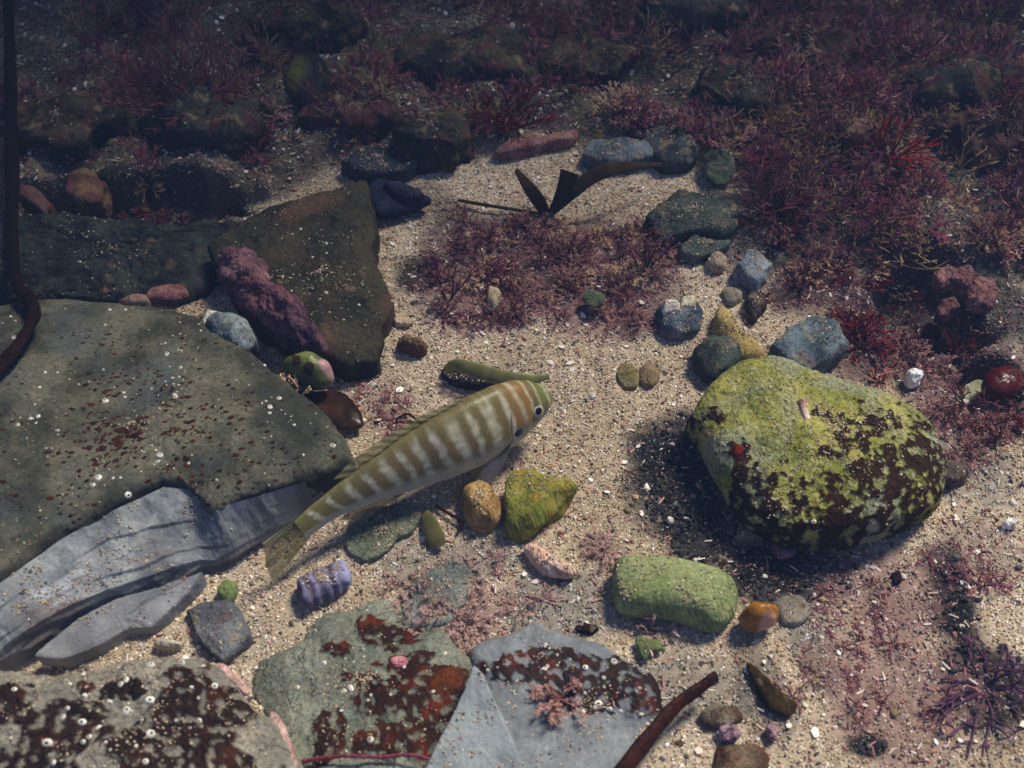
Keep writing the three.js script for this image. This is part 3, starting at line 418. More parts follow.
const ST = [ // name, label, category, outline, height over floor, H, B, e, sharp, colours, cuts
  ['slate_chip', 'dark grey angular slate chip on the sand below the broken edge', 'slate chip', [[188, 613], [205, 606], [232, 604], [246, 620], [252, 640], [236, 652], [224, 664], [205, 650], [196, 632]], .003, .004, .006, .4, .7, '#4f5153', '#74777a', 1],
  ['slate_chip', 'flat grey green slate chip under the tail end of the fish', 'slate chip', [[345, 548], [350, 524], [362, 512], [396, 506], [424, 506], [414, 532], [396, 540], [388, 552], [364, 562]], .002, .002, .004, .35, .4, '#5c6350', '#7b8070', 0],
  ['slate_chip', 'half buried grey slate chip below the tan pebble', 'slate chip', [[410, 588], [428, 572], [460, 560], [474, 580], [464, 606], [440, 616], [416, 612]], .0015, .002, .004, .4, .5, '#5d625c', '#7c8078', 0],
  ['slate_chip', 'half buried bluish slate chip among pink tufts', 'slate chip', [[402, 606], [420, 596], [448, 604], [452, 622], [424, 632], [404, 624]], .0012, .002, .004, .4, .5, '#646b6c', '#838a8a', 0],
  ['stone', 'dark green grey angular stone behind the coralline mat', 'stone', [[645, 222], [662, 208], [688, 191], [716, 194], [738, 206], [736, 234], [722, 242], [684, 240], [660, 242]], .006, .008, .012, .45, .6, '#2f3836', '#454d48', 3],
  ['stone', 'small dark grey green stone in front of the larger angular one', 'stone', [[680, 248], [694, 238], [720, 238], [730, 246], [712, 258], [694, 264], [680, 258]], .004, .005, .008, .5, .5, '#3b4640', '#56605a', 2],
  ['stone', 'pale blue grey jagged stone left of the purple tuft', 'stone', [[732, 276], [744, 256], [758, 257], [770, 270], [766, 280], [756, 292], [744, 286]], .004, .007, .006, .5, .8, '#6d7680', '#8f98a2', 3],
  ['stone', 'blue grey stone capped with white crust', 'stone', [[657, 312], [668, 306], [686, 304], [701, 312], [700, 328], [684, 338], [666, 336], [658, 326]], .004, .006, .006, .7, .2, '#3e4a56', '#66717c', 1],
  ['stone', 'round dark green stone touching the large cobble', 'stone', [[693, 360], [698, 345], [712, 338], [728, 342], [738, 358], [736, 374], [722, 384], [704, 380]], .006, .009, .008, .85, .1, '#26302c', '#45504a', 0],
  ['stone', 'yellow tan elongated stone behind the large cobble', 'stone', [[712, 318], [720, 309], [730, 322], [742, 342], [760, 352], [766, 364], [750, 366], [734, 358], [722, 342]], .004, .006, .006, .7, .2, '#8f7a46', '#b09a62', 0],
  ['stone', 'blue grey wedge shaped stone behind the large cobble', 'stone', [[766, 356], [784, 338], [804, 324], [830, 330], [846, 350], [824, 366], [806, 378], [786, 372]], .008, .009, .014, .4, .75, '#3f4d55', '#66747c', 2],
  ['stone', 'small black pebble standing behind the tan stone', 'stone', [[745, 304], [750, 293], [762, 294], [766, 306], [758, 320], [750, 322]], .004, .005, .004, .8, .2, '#201e22', '#34302f', 0],
  ['pebble', 'small brown pebble between the slab and the coralline mat', 'pebble', [[397, 346], [402, 337], [416, 338], [428, 348], [424, 357], [410, 356]], .004, .006, .006, .8, .2, '#55402f', '#75593f', 1],
  ['pebble', 'brown rounded pebble sunk in the sand right of the fish', 'pebble', [[638, 374], [644, 364], [656, 365], [660, 378], [652, 388], [642, 386]], .002, .003, .004, .9, .0, '#69583f', '#857052', 0],
  ['pebble', 'olive flat pebble sunk in the sand beside the brown one', 'pebble', [[616, 374], [624, 364], [638, 370], [638, 386], [624, 388]], .0015, .002, .004, .9, .0, '#6d6440', '#8a7d56', 0],
  ['pebble', 'cream pebble beside the dark angular stone', 'pebble', [[706, 262], [714, 254], [724, 260], [724, 270], [712, 272]], .003, .005, .004, .8, .1, '#9d8a72', '#c0ad94', 0],
  ['pebble', 'grey buried pebble behind the black pebble', 'pebble', [[722, 292], [732, 288], [742, 294], [738, 304], [726, 304]], .002, .003, .004, .9, .0, '#7b766a', '#979184', 0],
  ['shell_chip', 'bright white shell chip above the right end of the cobble', 'shell', [[903, 378], [910, 371], [919, 374], [920, 386], [910, 389]], .004, .005, .003, .6, .5, '#d5d7da', '#f2f2f2', 1],
  ['shell_chip', 'white shell chip capping the blue grey stone', 'shell', [[660, 308], [668, 300], [680, 304], [678, 314], [664, 316]], .010, .004, .003, .7, .4, '#cfc9bb', '#efeadf', 1],
  ['shell_chip', 'cream shell chip beside the white one on the blue grey stone', 'shell', [[680, 303], [688, 297], [698, 304], [694, 311], [682, 311]], .008, .004, .003, .7, .3, '#b3a98c', '#d3c9ae', 0],
  ['shell_chip', 'large white shell chip at the right edge of the picture', 'shell', [[1002, 522], [1010, 517], [1019, 522], [1014, 530], [1004, 529]], .003, .003, .002, .6, .5, '#d9d4cc', '#f4f0ea', 0],
  ['shell_chip', 'cream round shell chip caught in the coralline mat', 'shell', [[486, 298], [490, 288], [500, 292], [502, 304], [496, 312], [488, 308]], .006, .004, .003, .7, .3, '#a89a80', '#cfc3aa', 0],
  ['shell_chip', 'pale bean shaped shell between slate chip and boulder', 'shell', [[154, 644], [162, 639], [178, 641], [181, 647], [170, 651], [158, 650]], .004, .003, .003, .8, .1, '#b3ab9c', '#d4cdbf', 0],
  ['shell_chip', 'flat cream shell chip beside the brown pebble', 'shell', [[392, 320], [402, 316], [414, 320], [408, 326], [396, 326]], .002, .002, .002, .7, .3, '#b9a68a', '#d6c6ac', 0],
  ['stone', 'half buried grey stone beside the amber snail', 'stone', [[772, 606], [784, 596], [804, 598], [812, 612], [800, 626], [784, 628], [778, 620]], .0015, .003, .005, .6, .3, '#6d675c', '#8a8478', 1],
  ['stone', 'brown grey stone touching the right end of the cobble', 'stone', [[936, 470], [946, 460], [962, 464], [968, 480], [954, 490], [940, 486]], .004, .006, .006, .6, .4, '#4d423c', '#6f625a', 1],
  ['stone', 'blue grey speckled rock at the back edge of the sand', 'stone', [[582, 158], [590, 146], [620, 142], [650, 146], [654, 160], [630, 166], [600, 166]], .006, .005, .01, .5, .3, '#46525a', '#6d7880', 0],
  ['stone', 'dark stone right of the blue grey speckled rock', 'stone', [[640, 140], [662, 128], [692, 130], [700, 150], [690, 168], [664, 170], [648, 160]], .006, .008, .012, .5, .4, '#2c3236', '#424a4c', 2],
  ['stone', 'dark blue stone at the back left rim of the sand', 'stone', [[340, 166], [366, 152], [396, 154], [420, 164], [408, 176], [370, 180]], .005, .006, .01, .5, .4, '#22282f', '#384048', 1],
  ['stone', 'pale green crusted stone below the red anemone', 'stone', [[950, 400], [962, 386], [980, 384], [988, 398], [1000, 412], [984, 418], [960, 416]], .004, .005, .006, .6, .4, '#757a62', '#9a9c80', 1],
  ['stone', 'pink mauve crusted stone on the back shelf at right', 'stone', [[836, 130], [850, 120], [872, 124], [880, 140], [866, 150], [846, 148]], .006, .008, .01, .6, .3, '#50383c', '#74524c', 1],
];
ST.forEach(([name, label, cat, out, dh0, H, B, e, sharp, a, b, cuts], i) => { const dh = dh0 * .75; const xs = out.map(p => p[0]), w = Math.max(...xs) - Math.min(...xs); pebble(name, label, cat, { out, dh, H, B, e, sharp, n: Math.round(clamp(w * 2, 50, 220)), m: Math.round(clamp(w, 26, 100)), amp: w > 80 ? .0030 : w > 60 ? .0016 : .0009, freq: w > 80 ? 60 : 110, big: .25, cuts, seed: 200 + i, shrink: w < 60, col: slatey(a, b) }, MAT.stone); });

// dark overgrown rocks lying on the back shelf
[['low black brown rock at the upper left corner of the shelf', 60, 128, 62, 24], ['dark rock under the feathery purple bush', 205, 122, 70, 20], ['rough dark rock between the violet limpet and the sand', 350, 118, 52, 20], ['broad overgrown rock at the top of the shelf above the kelp', 470, 60, 70, 24], ['lumpy brown rock behind the pale coralline tuft', 590, 66, 48, 20], ['dark rock on the shelf above the tall purple tuft', 735, 92, 52, 22], ['long brown rock on the shelf left of the mauve stone', 800, 56, 64, 18], ['rough olive rock near the upper right corner', 955, 92, 62, 24], ['dark rock at the top of the shelf near the upper left', 300, 26, 60, 18], ['reddish rock at the top edge of the shelf right of centre', 690, 18, 60, 16], ['rough rock right of the crimson strands on the shelf', 985, 140, 46, 16], ['dark rock along the lip of the shelf left of the pink crust', 430, 140, 46, 14]].forEach(([label, px, py, rx, ry], i) => {
  const r = rng(900 + i), o = []; for (let k = 0; k < 11; k++) { const a = k / 11 * 6.283, q = .8 + .4 * r(); o.push([px + Math.cos(a) * rx * q, py + Math.sin(a) * ry * q]); }
  const A = ['#24211f', '#2b2a22', '#2c2220', '#26262a'][i % 4], B_ = ['#4c4336', '#4a4632', '#51383a', '#3f3f3a'][(i * 3) % 4];
  pebble('shelf_rock', label, 'rock', { out: o, dh: .002, H: .009 + .006 * r(), B: .02, e: .6, sharp: .4, n: 130, m: 54, amp: .007, freq: 60, big: .5, cuts: 3, seed: 300 + i, shrink: false, col: (p, n) => { const g = fbm(p[0] * 130, p[1] * 130, p[2] * 130, 4); let c = mix3(lin(A), lin(B_), sm(-.3, .3, fbm(p[0] * 60, p[1] * 60, p[2] * 60, 4))); c = mix3(c, lin('#8a7a5e'), sm(.15, .45, g) * sm(.2, .8, n[1]) * .8); c = mix3(c, lin('#5c2c34'), sm(.1, .35, fbm(p[0] * 110 + 9, 2, p[2] * 110, 3)) * .6); return mul3(c, 1 + .5 * noise(p[0] * 900, p[1] * 900, p[2] * 900)); } });
});

// ---------------------------------------------------------------- rocks along the lower edge
const crusted = (base, base2, crust, patchFn, k0, fq = 75, red = '#5a2209') => (p, n) => {
  const s = noise(p[0] * 1100, p[1] * 1100, p[2] * 1100); let c = mul3(mix3(lin(base), lin(base2), sm(-.3, .35, fbm(p[0] * 50, p[1] * 50, p[2] * 50, 4))), 1 + .3 * s + .2 * noise(p[0] * 400, 1, p[2] * 400));
  const f = fbm(p[0] * fq + 3, p[1] * fq, p[2] * fq, 4), m = patchFn(p[0], p[2]) + 1.1 * f - k0, q = sm(.0, .07, m) * (1 - .8 * sm(.15, .3, noise(p[0] * 330, 2, p[2] * 330)));
  const cr = mix3(lin(crust), lin(red), sm(.0, .35, fbm(p[0] * 120 + 8, 2, p[2] * 120, 3))); c = mix3(c, mul3(cr, 1 + .7 * s), q * .97); return [c[0], c[1], c[2], q * .0006];
};
{ const pt = patches([[70, 730, 60, 44, .03], [190, 715, 56, 60, .03], [10, 705, 24, 30, .03], [215, 690, 24, 20, .03], [40, 760, 60, 30, .03], [120, 690, 50, 16, .03], [200, 760, 80, 24, .03]]);
  const { t, g } = rockThing('boulder', 'grey boulder with dark brown crust and pink rim at bottom left', 'boulder', { out: [[-80, 690, .016], [-20, 676, .016], [50, 672, .016], [110, 664, .016], [160, 666, .016], [205, 664, .016], [232, 680, .015], [256, 704, .014], [278, 730, .013], [294, 770, .012], [300, 830, .012], [120, 880, .012], [-90, 850, .012]], H: .014, B: .03, e: .6, sharp: .4, n: 360, m: 150, amp: .0042, freq: 48, big: .35, seed: 81, shrink: false, flatten: .8, col: crusted('#77746a', '#9a9384', '#1e0f07', pt, .10, 75, '#3a1a0a') });
  barnacles(t, 60, 82, { geo: g, s: .0009 });
  [[[208, 664], [222, 664], [240, 678], [250, 692], [244, 694], [228, 682], [212, 672]], [[270, 712], [280, 718], [292, 742], [298, 768], [288, 770], [280, 748], [270, 728]], [[250, 724], [262, 722], [268, 736], [258, 744], [250, 738]], [[232, 752], [246, 742], [252, 758], [240, 768]]].forEach((o, i) => mesh('pink_crust', stone({ out: o.map(a => [...a, i > 1 ? .021 : .017]), H: .0022, B: .004, e: .7, n: 70, m: 26, amp: .001, freq: 200, seed: 83 + i, shrink: false, col: mottled(lin('#a8817e'), lin('#cfaea6')) }), MAT.stone, t));
}
{ const pt = patches([[340, 645, 26, 14, .01], [375, 632, 26, 22, .01], [365, 620, 20, 14, .01], [412, 632, 16, 10, .01], [400, 690, 60, 34, .01], [440, 690, 30, 26, .01], [330, 735, 20, 34, .01], [430, 730, 40, 40, .01], [345, 675, 10, 6, .01], [420, 655, 14, 8, .01], [380, 740, 40, 24, .01]]);
  const { t, g } = rockThing('slate_slab', 'flat grey green slab blotched with red brown alga at bottom centre', 'rock', { out: [[246, 684, -.001], [262, 660, -.001], [300, 646, -.001], [318, 622, -.001], [352, 612, -.001], [378, 598, -.001], [404, 606, -.001], [428, 626, .0], [446, 634, .001], [472, 662, .003], [478, 690, .006], [455, 730, .007], [432, 775, .007], [420, 840, .006], [300, 850, .004], [292, 770, .002], [270, 730, .0]], H: .0055, B: .02, e: .8, sharp: .6, n: 320, m: 140, amp: .0026, freq: 60, big: .35, seed: 91, shrink: false, col: crusted('#686c60', '#85887a', '#2c1408', pt, .12, 85, '#541e08') });
  barnacles(t, 34, 92, { geo: g, s: .0007 });
  mesh('pink_crust', stone({ out: [[390, 662], [396, 656], [406, 658], [408, 666], [398, 672]].map(a => [...a, .007]), H: .002, B: .003, n: 40, m: 20, amp: .0006, freq: 200, seed: 94, col: mottled(lin('#b5707a'), lin('#cc949a')) }), MAT.stone, t);
  // orange brown blade lying on its corner
  mesh('algal_blade', stone({ out: [[428, 680], [444, 668], [466, 668], [470, 676], [452, 698], [440, 706], [424, 696]].map(a => [...a, .010]), H: .0012, B: .001, e: .6, sharp: .3, n: 80, m: 26, amp: .0008, freq: 120, seed: 95, shrink: false, col: mottled(lin('#3a1a08'), lin('#5e300e')) }), MAT.wet, t);
}
{ // pale slate pieces in front, the darker step between them
  const pt = patches([[560, 660, 60, 22, .012], [620, 676, 50, 20, .012], [520, 664, 50, 14, .012], [590, 694, 40, 12, .012], [650, 690, 26, 14, .012]]);
  const { t, g } = rockThing('slate_slab', 'smooth pale grey slate at bottom centre, its far edge red brown with alga', 'rock', { out: [[472, 660, .004], [484, 644, .002], [512, 640, .001], [534, 630, .0], [560, 638, .0], [596, 642, .0], [622, 660, -.001], [646, 672, -.002], [664, 698, -.003], [668, 724, -.005], [650, 754, -.006], [640, 800, -.006], [620, 860, -.002], [540, 860, .004], [500, 790, .002], [488, 720, .004]], H: .0065, B: .02, e: .75, sharp: .5, n: 320, m: 140, amp: .0022, freq: 55, big: .3, seed: 101, shrink: false, col: crusted('#666b70', '#80858a', '#1e0d05', pt, .06, 80, '#4a1c0a') }, MAT.slate);
  barnacles(t, 40, 102, { geo: g, s: .0008, ok: (p) => pt(p.x, p.z) > -.4 });
  const w = rockThing('slate_slab', 'pale grey wedge of slate leaning beside the red brown slab at bottom centre', 'rock', { out: [[474, 668, .020], [484, 676, .020], [496, 706, .017], [512, 740, .014], [530, 790, .010], [540, 850, .010], [420, 850, .012], [424, 775, .014], [446, 728, .017], [464, 690, .019]], H: .002, B: .03, e: .22, sharp: .75, n: 260, m: 120, amp: .0012, freq: 70, big: .3, seed: 105, shrink: false, col: (p) => { let c = mix3(lin('#71787b'), lin('#8d9497'), sm(-.3, .3, fbm(p[0] * 60, 1, p[2] * 60, 4))); c = mix3(c, lin('#a3957a'), sm(.25, .5, fbm(p[0] * 100 + 7, 1, p[2] * 60, 3)) * .7); return mul3(c, 1 + .2 * noise(p[0] * 1200, 1, p[2] * 1200)); } }, MAT.slate);
}

// scraps and crusted lumps in the sand right of the pale slate
[['weed_scrap', 'dark olive brown weed strip in the sand right of the kelp stalk', 'seaweed', [[746, 664], [756, 668], [776, 688], [796, 704], [790, 716], [770, 710], [758, 690]], .002, .0016, '#1c1408', '#3a2c14'], ['coralline_lump', 'lilac pink coralline lump in front of the kelp stalk', 'coralline alga', [[718, 734], [724, 727], [736, 728], [739, 738], [728, 744]], .002, .0035, '#8a6c78', '#ad8e98'], ['coralline_lump', 'small lilac coralline lump beside the weed strip', 'coralline alga', [[766, 730], [772, 726], [778, 734], [772, 742]], .002, .003, '#8a6c78', '#a88a92'], ['crusted_stone', 'half buried stone with rust brown crust at the bottom edge right of the slate', 'stone', [[716, 750], [736, 742], [762, 752], [768, 772], [740, 790], [714, 776]], .001, .004, '#3a1a0c', '#6a5a48'], ['crusted_stone', 'half buried grey stone with brown crust between kelp stalk and weed strip', 'stone', [[700, 712], [716, 704], [736, 708], [742, 720], [720, 730], [702, 726]], .001, .003, '#4a3a2e', '#7a7468'], ['weed_scrap', 'tiny black brown weed scrap between pink shell and oblong cobble', 'seaweed', [[574, 628], [588, 625], [600, 629], [590, 634]], .001, .0015, '#20120c', '#34241a'], ['weed_scrap', 'small black hole shaped weed scrap below the large cobble', 'seaweed', [[890, 574], [898, 571], [902, 580], [894, 585]], .001, .0015, '#1c0e12', '#34202a'], ['coralline_lump', 'mauve coralline flake at the foot of the large cobble', 'coralline alga', [[772, 544], [784, 548], [796, 552], [788, 558], [776, 556]], .003, .002, '#6a4456', '#8f6a78']].forEach(([name, label, cat, out, dh, H, a, b], i) => pebble(name, label, cat, { out, dh, H, B: .003, e: .7, n: 80, m: 30, amp: .0014, freq: 150, big: .3, seed: 950 + i, shrink: false, col: mottled(lin(a), lin(b)) }));
{ // charcoal grit and slivers in the dark stretches round the large cobble
  const r = rng(96), spots = [[680, 475, 40, 60], [704, 530, 34, 40], [780, 572, 90, 30], [955, 610, 24, 60], [985, 690, 60, 50], [865, 745, 20, 12]];
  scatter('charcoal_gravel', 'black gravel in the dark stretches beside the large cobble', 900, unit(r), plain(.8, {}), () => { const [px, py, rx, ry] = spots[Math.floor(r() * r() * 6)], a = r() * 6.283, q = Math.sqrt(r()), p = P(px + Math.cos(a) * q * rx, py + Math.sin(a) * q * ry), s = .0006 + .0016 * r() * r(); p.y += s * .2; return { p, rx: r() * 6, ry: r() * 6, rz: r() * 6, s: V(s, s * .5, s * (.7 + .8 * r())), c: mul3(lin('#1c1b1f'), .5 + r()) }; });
}

// ---------------------------------------------------------------- the fish
{
  // middle line in the photograph from snout to tail root, with half height
  const mid = [[550, 399, .019], [540, 401, .021], [526, 406, .0225], [505, 417, .024], [480, 430, .025], [450, 445, .025], [415, 461, .024], [380, 479, .023], [350, 495, .022], [322, 513, .021], [300, 531, .020]].map(([x, y, h]) => P(x, y, h));
  const curve = new THREE.CatmullRomCurve3(mid), U = 420, W = 230;
  const hh = [[0, .0012], [.015, .0042], [.05, .0082], [.1, .0122], [.16, .0153], [.24, .0178], [.33, .0186], [.45, .0176], [.57, .0151], [.7, .0116], [.8, .0088], [.9, .0069], [1, .0062]], wr = [[0, .95], [.05, .75], [.12, .58], [.25, .50], [.45, .47], [.7, .40], [1, .22]];
  const at = (tb, s) => { let i = 0; while (i < tb.length - 2 && tb[i + 1][0] < s) i++; const t = sm(0, 1, (s - tb[i][0]) / (tb[i + 1][0] - tb[i][0])) * .5 + .5 * clamp((s - tb[i][0]) / (tb[i + 1][0] - tb[i][0])); return lerp(tb[i][1], tb[i + 1][1], t); };
  const cache = new Map(); const frame = s => { if (!cache.has(s)) cache.set(s, frame_(s)); return cache.get(s); };
  const frame_ = s => { const p = curve.getPointAt(s), T = curve.getTangentAt(s), side = V(-T.z, 0, T.x).normalize(); /* towards the eye of the camera */ if (side.z < 0) side.negate(); const up = V(0, 1, 0).addScaledVector(side, -.30).addScaledVector(T, -T.y).normalize(); side.addScaledVector(up, -side.dot(up)).normalize(); return { p, T, side, up }; };
  const BARS = [.035, .075, .118, .165, .225, .292, .352, .412, .475, .54, .60, .66, .725, .79, .86, .93], BW = [.008, .008, .009, .012, .016, .02, .014, .021, .016, .018, .015, .016, .014, .014, .012, .012];
  const skin = (s, v, flank) => { // v: -1 belly .. 1 back
    const wob = .010 * noise(v * 2.4, s * 9, 2) + .003 * noise(v * 8, s * 24, 5) - .022 * (v - .2) ;
    let pale = 0; BARS.forEach((b, i) => { const fadeTop = i < 4 ? sm(-.35, .2, v) * .6 : sm(1.05, .62, v + .2 * noise(s * 40, i, 3)); pale = Math.max(pale, sm(BW[i] * 1.35, BW[i] * .25, Math.abs(s - b + wob)) * fadeTop * (.74 + .5 * noise(s * 26, v * 6, 7))); });
    const sc = noise(s * 420, v * 45, 1), sc2 = noise(s * 150, v * 16, 4), grid = Math.sin(s * 520 + (Math.floor(v * 22) & 1) * 3.14) * .08;
    let c = mix3(lin('#6a5c3a'), lin('#827048'), .5 + .5 * sc2); c = mix3(c, lin('#5d5a35'), sm(.45, .95, v) * .6);
    c = mix3(c, lin('#9a6a3c'), sm(.10, .14, s) * sm(.27, .17, s) * sm(-.5, .1, v) * .4); c = mix3(c, lin('#66703c'), sm(.11, .05, s) * sm(-.3, .3, v) * .8);
    c = mix3(c, lin('#6f7042'), sm(.7, .95, s) * .6);
    c = mul3(c, 1 + .2 * sc + grid + .12 * sc2);
    c = mix3(c, lin('#c6c5ac'), clamp(pale) * .9);
    c = mix3(c, lin('#a8a893'), sm(-.12, -.52, v + .12 * sc2) * .88); c = mix3(c, lin('#c9c8bd'), sm(-.6, -.95, v) * .7);
    c = mix3(c, lin('#8b8f86'), sm(.12, .07, s) * sm(.15, -.35, v) * .75);
    return c;
  };
  const root = thing('fish', 'olive brown fish with pale vertical bars swimming just over the sand', 'fish', curve.getPoint(.45).clone().setY(hgt(curve.getPoint(.45).x, curve.getPoint(.45).z)));
  const scale = (s, f) => { const a = s * 78, row = Math.floor(a), b = f * 10.5 + (row & 1) * .5, x = a - row - .5, y = b - Math.floor(b) - .5; return Math.max(0, 1 - Math.hypot(x * 1.1 - .15, y) * 1.35); };
  const sect = (s, f, k = 1) => { const F = frame(s), h = at(hh, s) * lerp(.95, .88, sm(.05, .3, s)), w = h * at(wr, s), q = Math.cos(f), u = Math.sin(f), sq = Math.sign(q) * Math.pow(Math.abs(q), .92); return F.p.clone().addScaledVector(F.side, sq * w * k * (u < 0 ? 1 - .12 * u * u : 1)).addScaledVector(F.up, u * h * k * (u < 0 ? .94 : 1)); };
  const pos = [], col = [], idx = [];
  for (let a = 0; a <= U; a++) { const s = Math.pow(a / U, 1.15); for (let k = 0; k < W; k++) {
    const f = 6.28318 * k / W, v = Math.sin(f), p = sect(s, f), F = frame(s), out = F.side.clone().multiplyScalar(Math.cos(f)).addScaledVector(F.up, v);
    // gill cover edge, mouth cleft and scale relief
    const gill = Math.abs(s - .2 - .03 * Math.cos(v * 1.6)), d = -.0005 * sm(.006, .001, gill) * sm(-.9, -.5, v) * sm(.55, .2, v) - .0007 * sm(.16, .04, Math.abs(v + .32)) * sm(.055, .03, s) + (scale(s, f) - .5) * .00006 * sm(.17, .24, s);
    p.addScaledVector(out, d); pos.push(p.x, p.y, p.z); let c = mul3(skin(s, v), lerp(1, .97 + .07 * scale(s, f), sm(.17, .24, s)) * (1 + .16 * noise(s * 160, v * 22, 8) + .1 * noise(s * 60, v * 9, 11))); c = mix3(c, lin('#4d4a38'), sm(.12, .03, Math.abs(v + .32)) * sm(.05, .03, s) * .8); c = mix3(c, lin('#5f5b40'), sm(.005, .001, gill) * sm(-.9, -.5, v) * sm(.5, .2, v) * .5); col.push(...c);
    if (a < U) { const n = (k + 1) % W; idx.push(a * W + k, (a + 1) * W + n, (a + 1) * W + k, a * W + k, a * W + n, (a + 1) * W + n); }
  } }
  for (const e of [0, U]) { const c = pos.length / 3, p = curve.getPoint(e / U); pos.push(p.x, p.y, p.z); col.push(...skin(e / U, .3)); for (let k = 0; k < W; k++) { const n = (k + 1) % W; e ? idx.push(c, e * W + k, e * W + n) : idx.push(c, n, k); } }
  const body = mesh('body', bufGeo(pos, idx, col), MAT.fish, root);
  // eyes: a pale ring, a dark pupil
  for (const sd of [1, -1]) {
    const s = .098, F = frame(s), f = .10, p = sect(s, sd > 0 ? f : Math.PI - f, .93), nrm = F.side.clone().multiplyScalar(sd).addScaledVector(F.up, .35).normalize();
    const q = new THREE.Quaternion().setFromUnitVectors(V(0, 0, 1), nrm);
    const ball = (r, off, flat, colr) => { const g = new THREE.SphereGeometry(r, 28, 18); g.scale(1, 1, flat); g.translate(0, 0, off); g.applyQuaternion(q); g.translate(p.x, p.y, p.z); const c = []; for (let i = 0; i < g.attributes.position.count; i++) c.push(...colr); g.setAttribute('color', new THREE.BufferAttribute(new Float32Array(c), 3)); return g; };
    const eye = mesh('eye', ball(.0028, 0, .5, lin('#a5a08a')), MAT.slick, root); mesh('pupil', ball(.0018, .0007, .5, lin('#0b0f1c')), MAT.slick, eye);
  }
  // fins: a sheet between root points and tips, with rays
  const fin = (name, roots, tips, colr, n = 60, m = 16, label) => {
    const A = new THREE.CatmullRomCurve3(roots), B = new THREE.CatmullRomCurve3(tips), ps = [], cs = [], ix = [], across = roots.at(-1).clone().sub(roots[0]).cross(tips[0].clone().sub(roots[0])).normalize();
    for (let i = 0; i <= n; i++) { const a = A.getPoint(i / n), b = B.getPoint(i / n), ray = Math.sin(i / n * 80); for (let j = 0; j <= m; j++) { const v = j / m, p = a.clone().lerp(b, v).addScaledVector(across, ray * .0002 + .0006 * Math.sin(v * 3 + i * .2) * v); ps.push(p.x, p.y, p.z); cs.push(...mul3(colr(i / n, v), 1 + .16 * ray)); if (i < n && j < m) { const o = i * (m + 1) + j; ix.push(o, o + 1, o + m + 1, o + 1, o + m + 2, o + m + 1); } } }
    return mesh(name, bufGeo(ps, ix, cs), MAT.fin, root);
  };
  const back = (s, k = .985) => sect(s, Math.PI / 2, k), belly = (s, k = .97) => sect(s, -Math.PI / 2, k);
  const off = (p, s, up, b = 0, sd = 0) => { const F = frame(s); return p.clone().addScaledVector(F.up, up).addScaledVector(F.T, b).addScaledVector(F.side, sd); };
  const ss = [.30, .38, .46, .54, .62, .70, .78];
  fin('dorsal_fin', ss.map(s => back(s)), ss.map((s, i) => off(back(s), s, [.0006, .0014, .0018, .0022, .0024, .0024, .0008][i], .006, -.002)), (u, v) => mix3(lin('#7a774a'), lin('#b0ae88'), v * .8), 140, 12);
  const as = [.60, .68, .76, .80]; fin('anal_fin', as.map(s => belly(s)), as.map((s, i) => off(belly(s), s, -[.001, .0045, .004, .001][i], .008)), (u, v) => mix3(lin('#77754f'), lin('#9a9a80'), v), 50, 10);
  { const e = [], t = []; for (let k = 0; k <= 6; k++) { const u = k / 6 * 2 - 1, F = frame(.985); e.push(F.p.clone().addScaledVector(F.up, u * .0056)); }
    const tp = [[318, 521, .030], [292, 530, .029], [262, 546, .026], [262, 556, .020], [258, 562, .014], [264, 574, .008], [276, 580, .004]].map(a => P(...a)); tp.shift(); 
    const up = [[262, 543, .026], [265, 547, .023], [264, 551, .020], [265, 556, .016], [266, 563, .012], [268, 572, .008], [274, 582, .004]].map(a => P(...a));
    fin('caudal_fin', e.reverse(), up, (u, v) => mix3(lin('#7c7d4c'), lin('#b5b390'), v * .9), 90, 26); }
  // pectoral fin spread below the gill cover, with its yellow root and the dark spot above it
  { const f0 = -.42, s = .235, r = [.225, .235, .245, .255].map((q, i) => sect(q, f0 - i * .09, 1.0)), F = frame(s);
    const tp = [[504, 462, .008], [497, 478, .004], [485, 486, .003], [472, 480, .005]].map(a => P(...a));
    fin('pectoral_fin', r, tp, (u, v) => mix3(lin('#a09a5c'), lin('#d8dcdc'), sm(.1, .4, v)), 30, 12);
    const q = sect(.198, .02 - .28, .99), g = new THREE.SphereGeometry(.0021, 20, 14); g.scale(1, .9, .45); const nn = F.side.clone(); g.applyQuaternion(new THREE.Quaternion().setFromUnitVectors(V(0, 0, 1), nn)); g.translate(q.x, q.y, q.z); const c = []; for (let i = 0; i < g.attributes.position.count; i++) c.push(...lin('#1a2040')); g.setAttribute('color', new THREE.BufferAttribute(new Float32Array(c), 3)); mesh('gill_spot', g, MAT.fish, root); }
  { const r = [.30, .315, .33, .345].map(q => sect(q, -1.2, .97)), tp = [[474, 486, .004], [463, 495, .003], [454, 501, .003], [446, 500, .004]].map(a => P(...a)); fin('pelvic_fin', r, tp, (u, v) => mix3(lin('#9a9870'), lin('#d5d6cf'), sm(.4, .0, u)), 24, 10); }
}

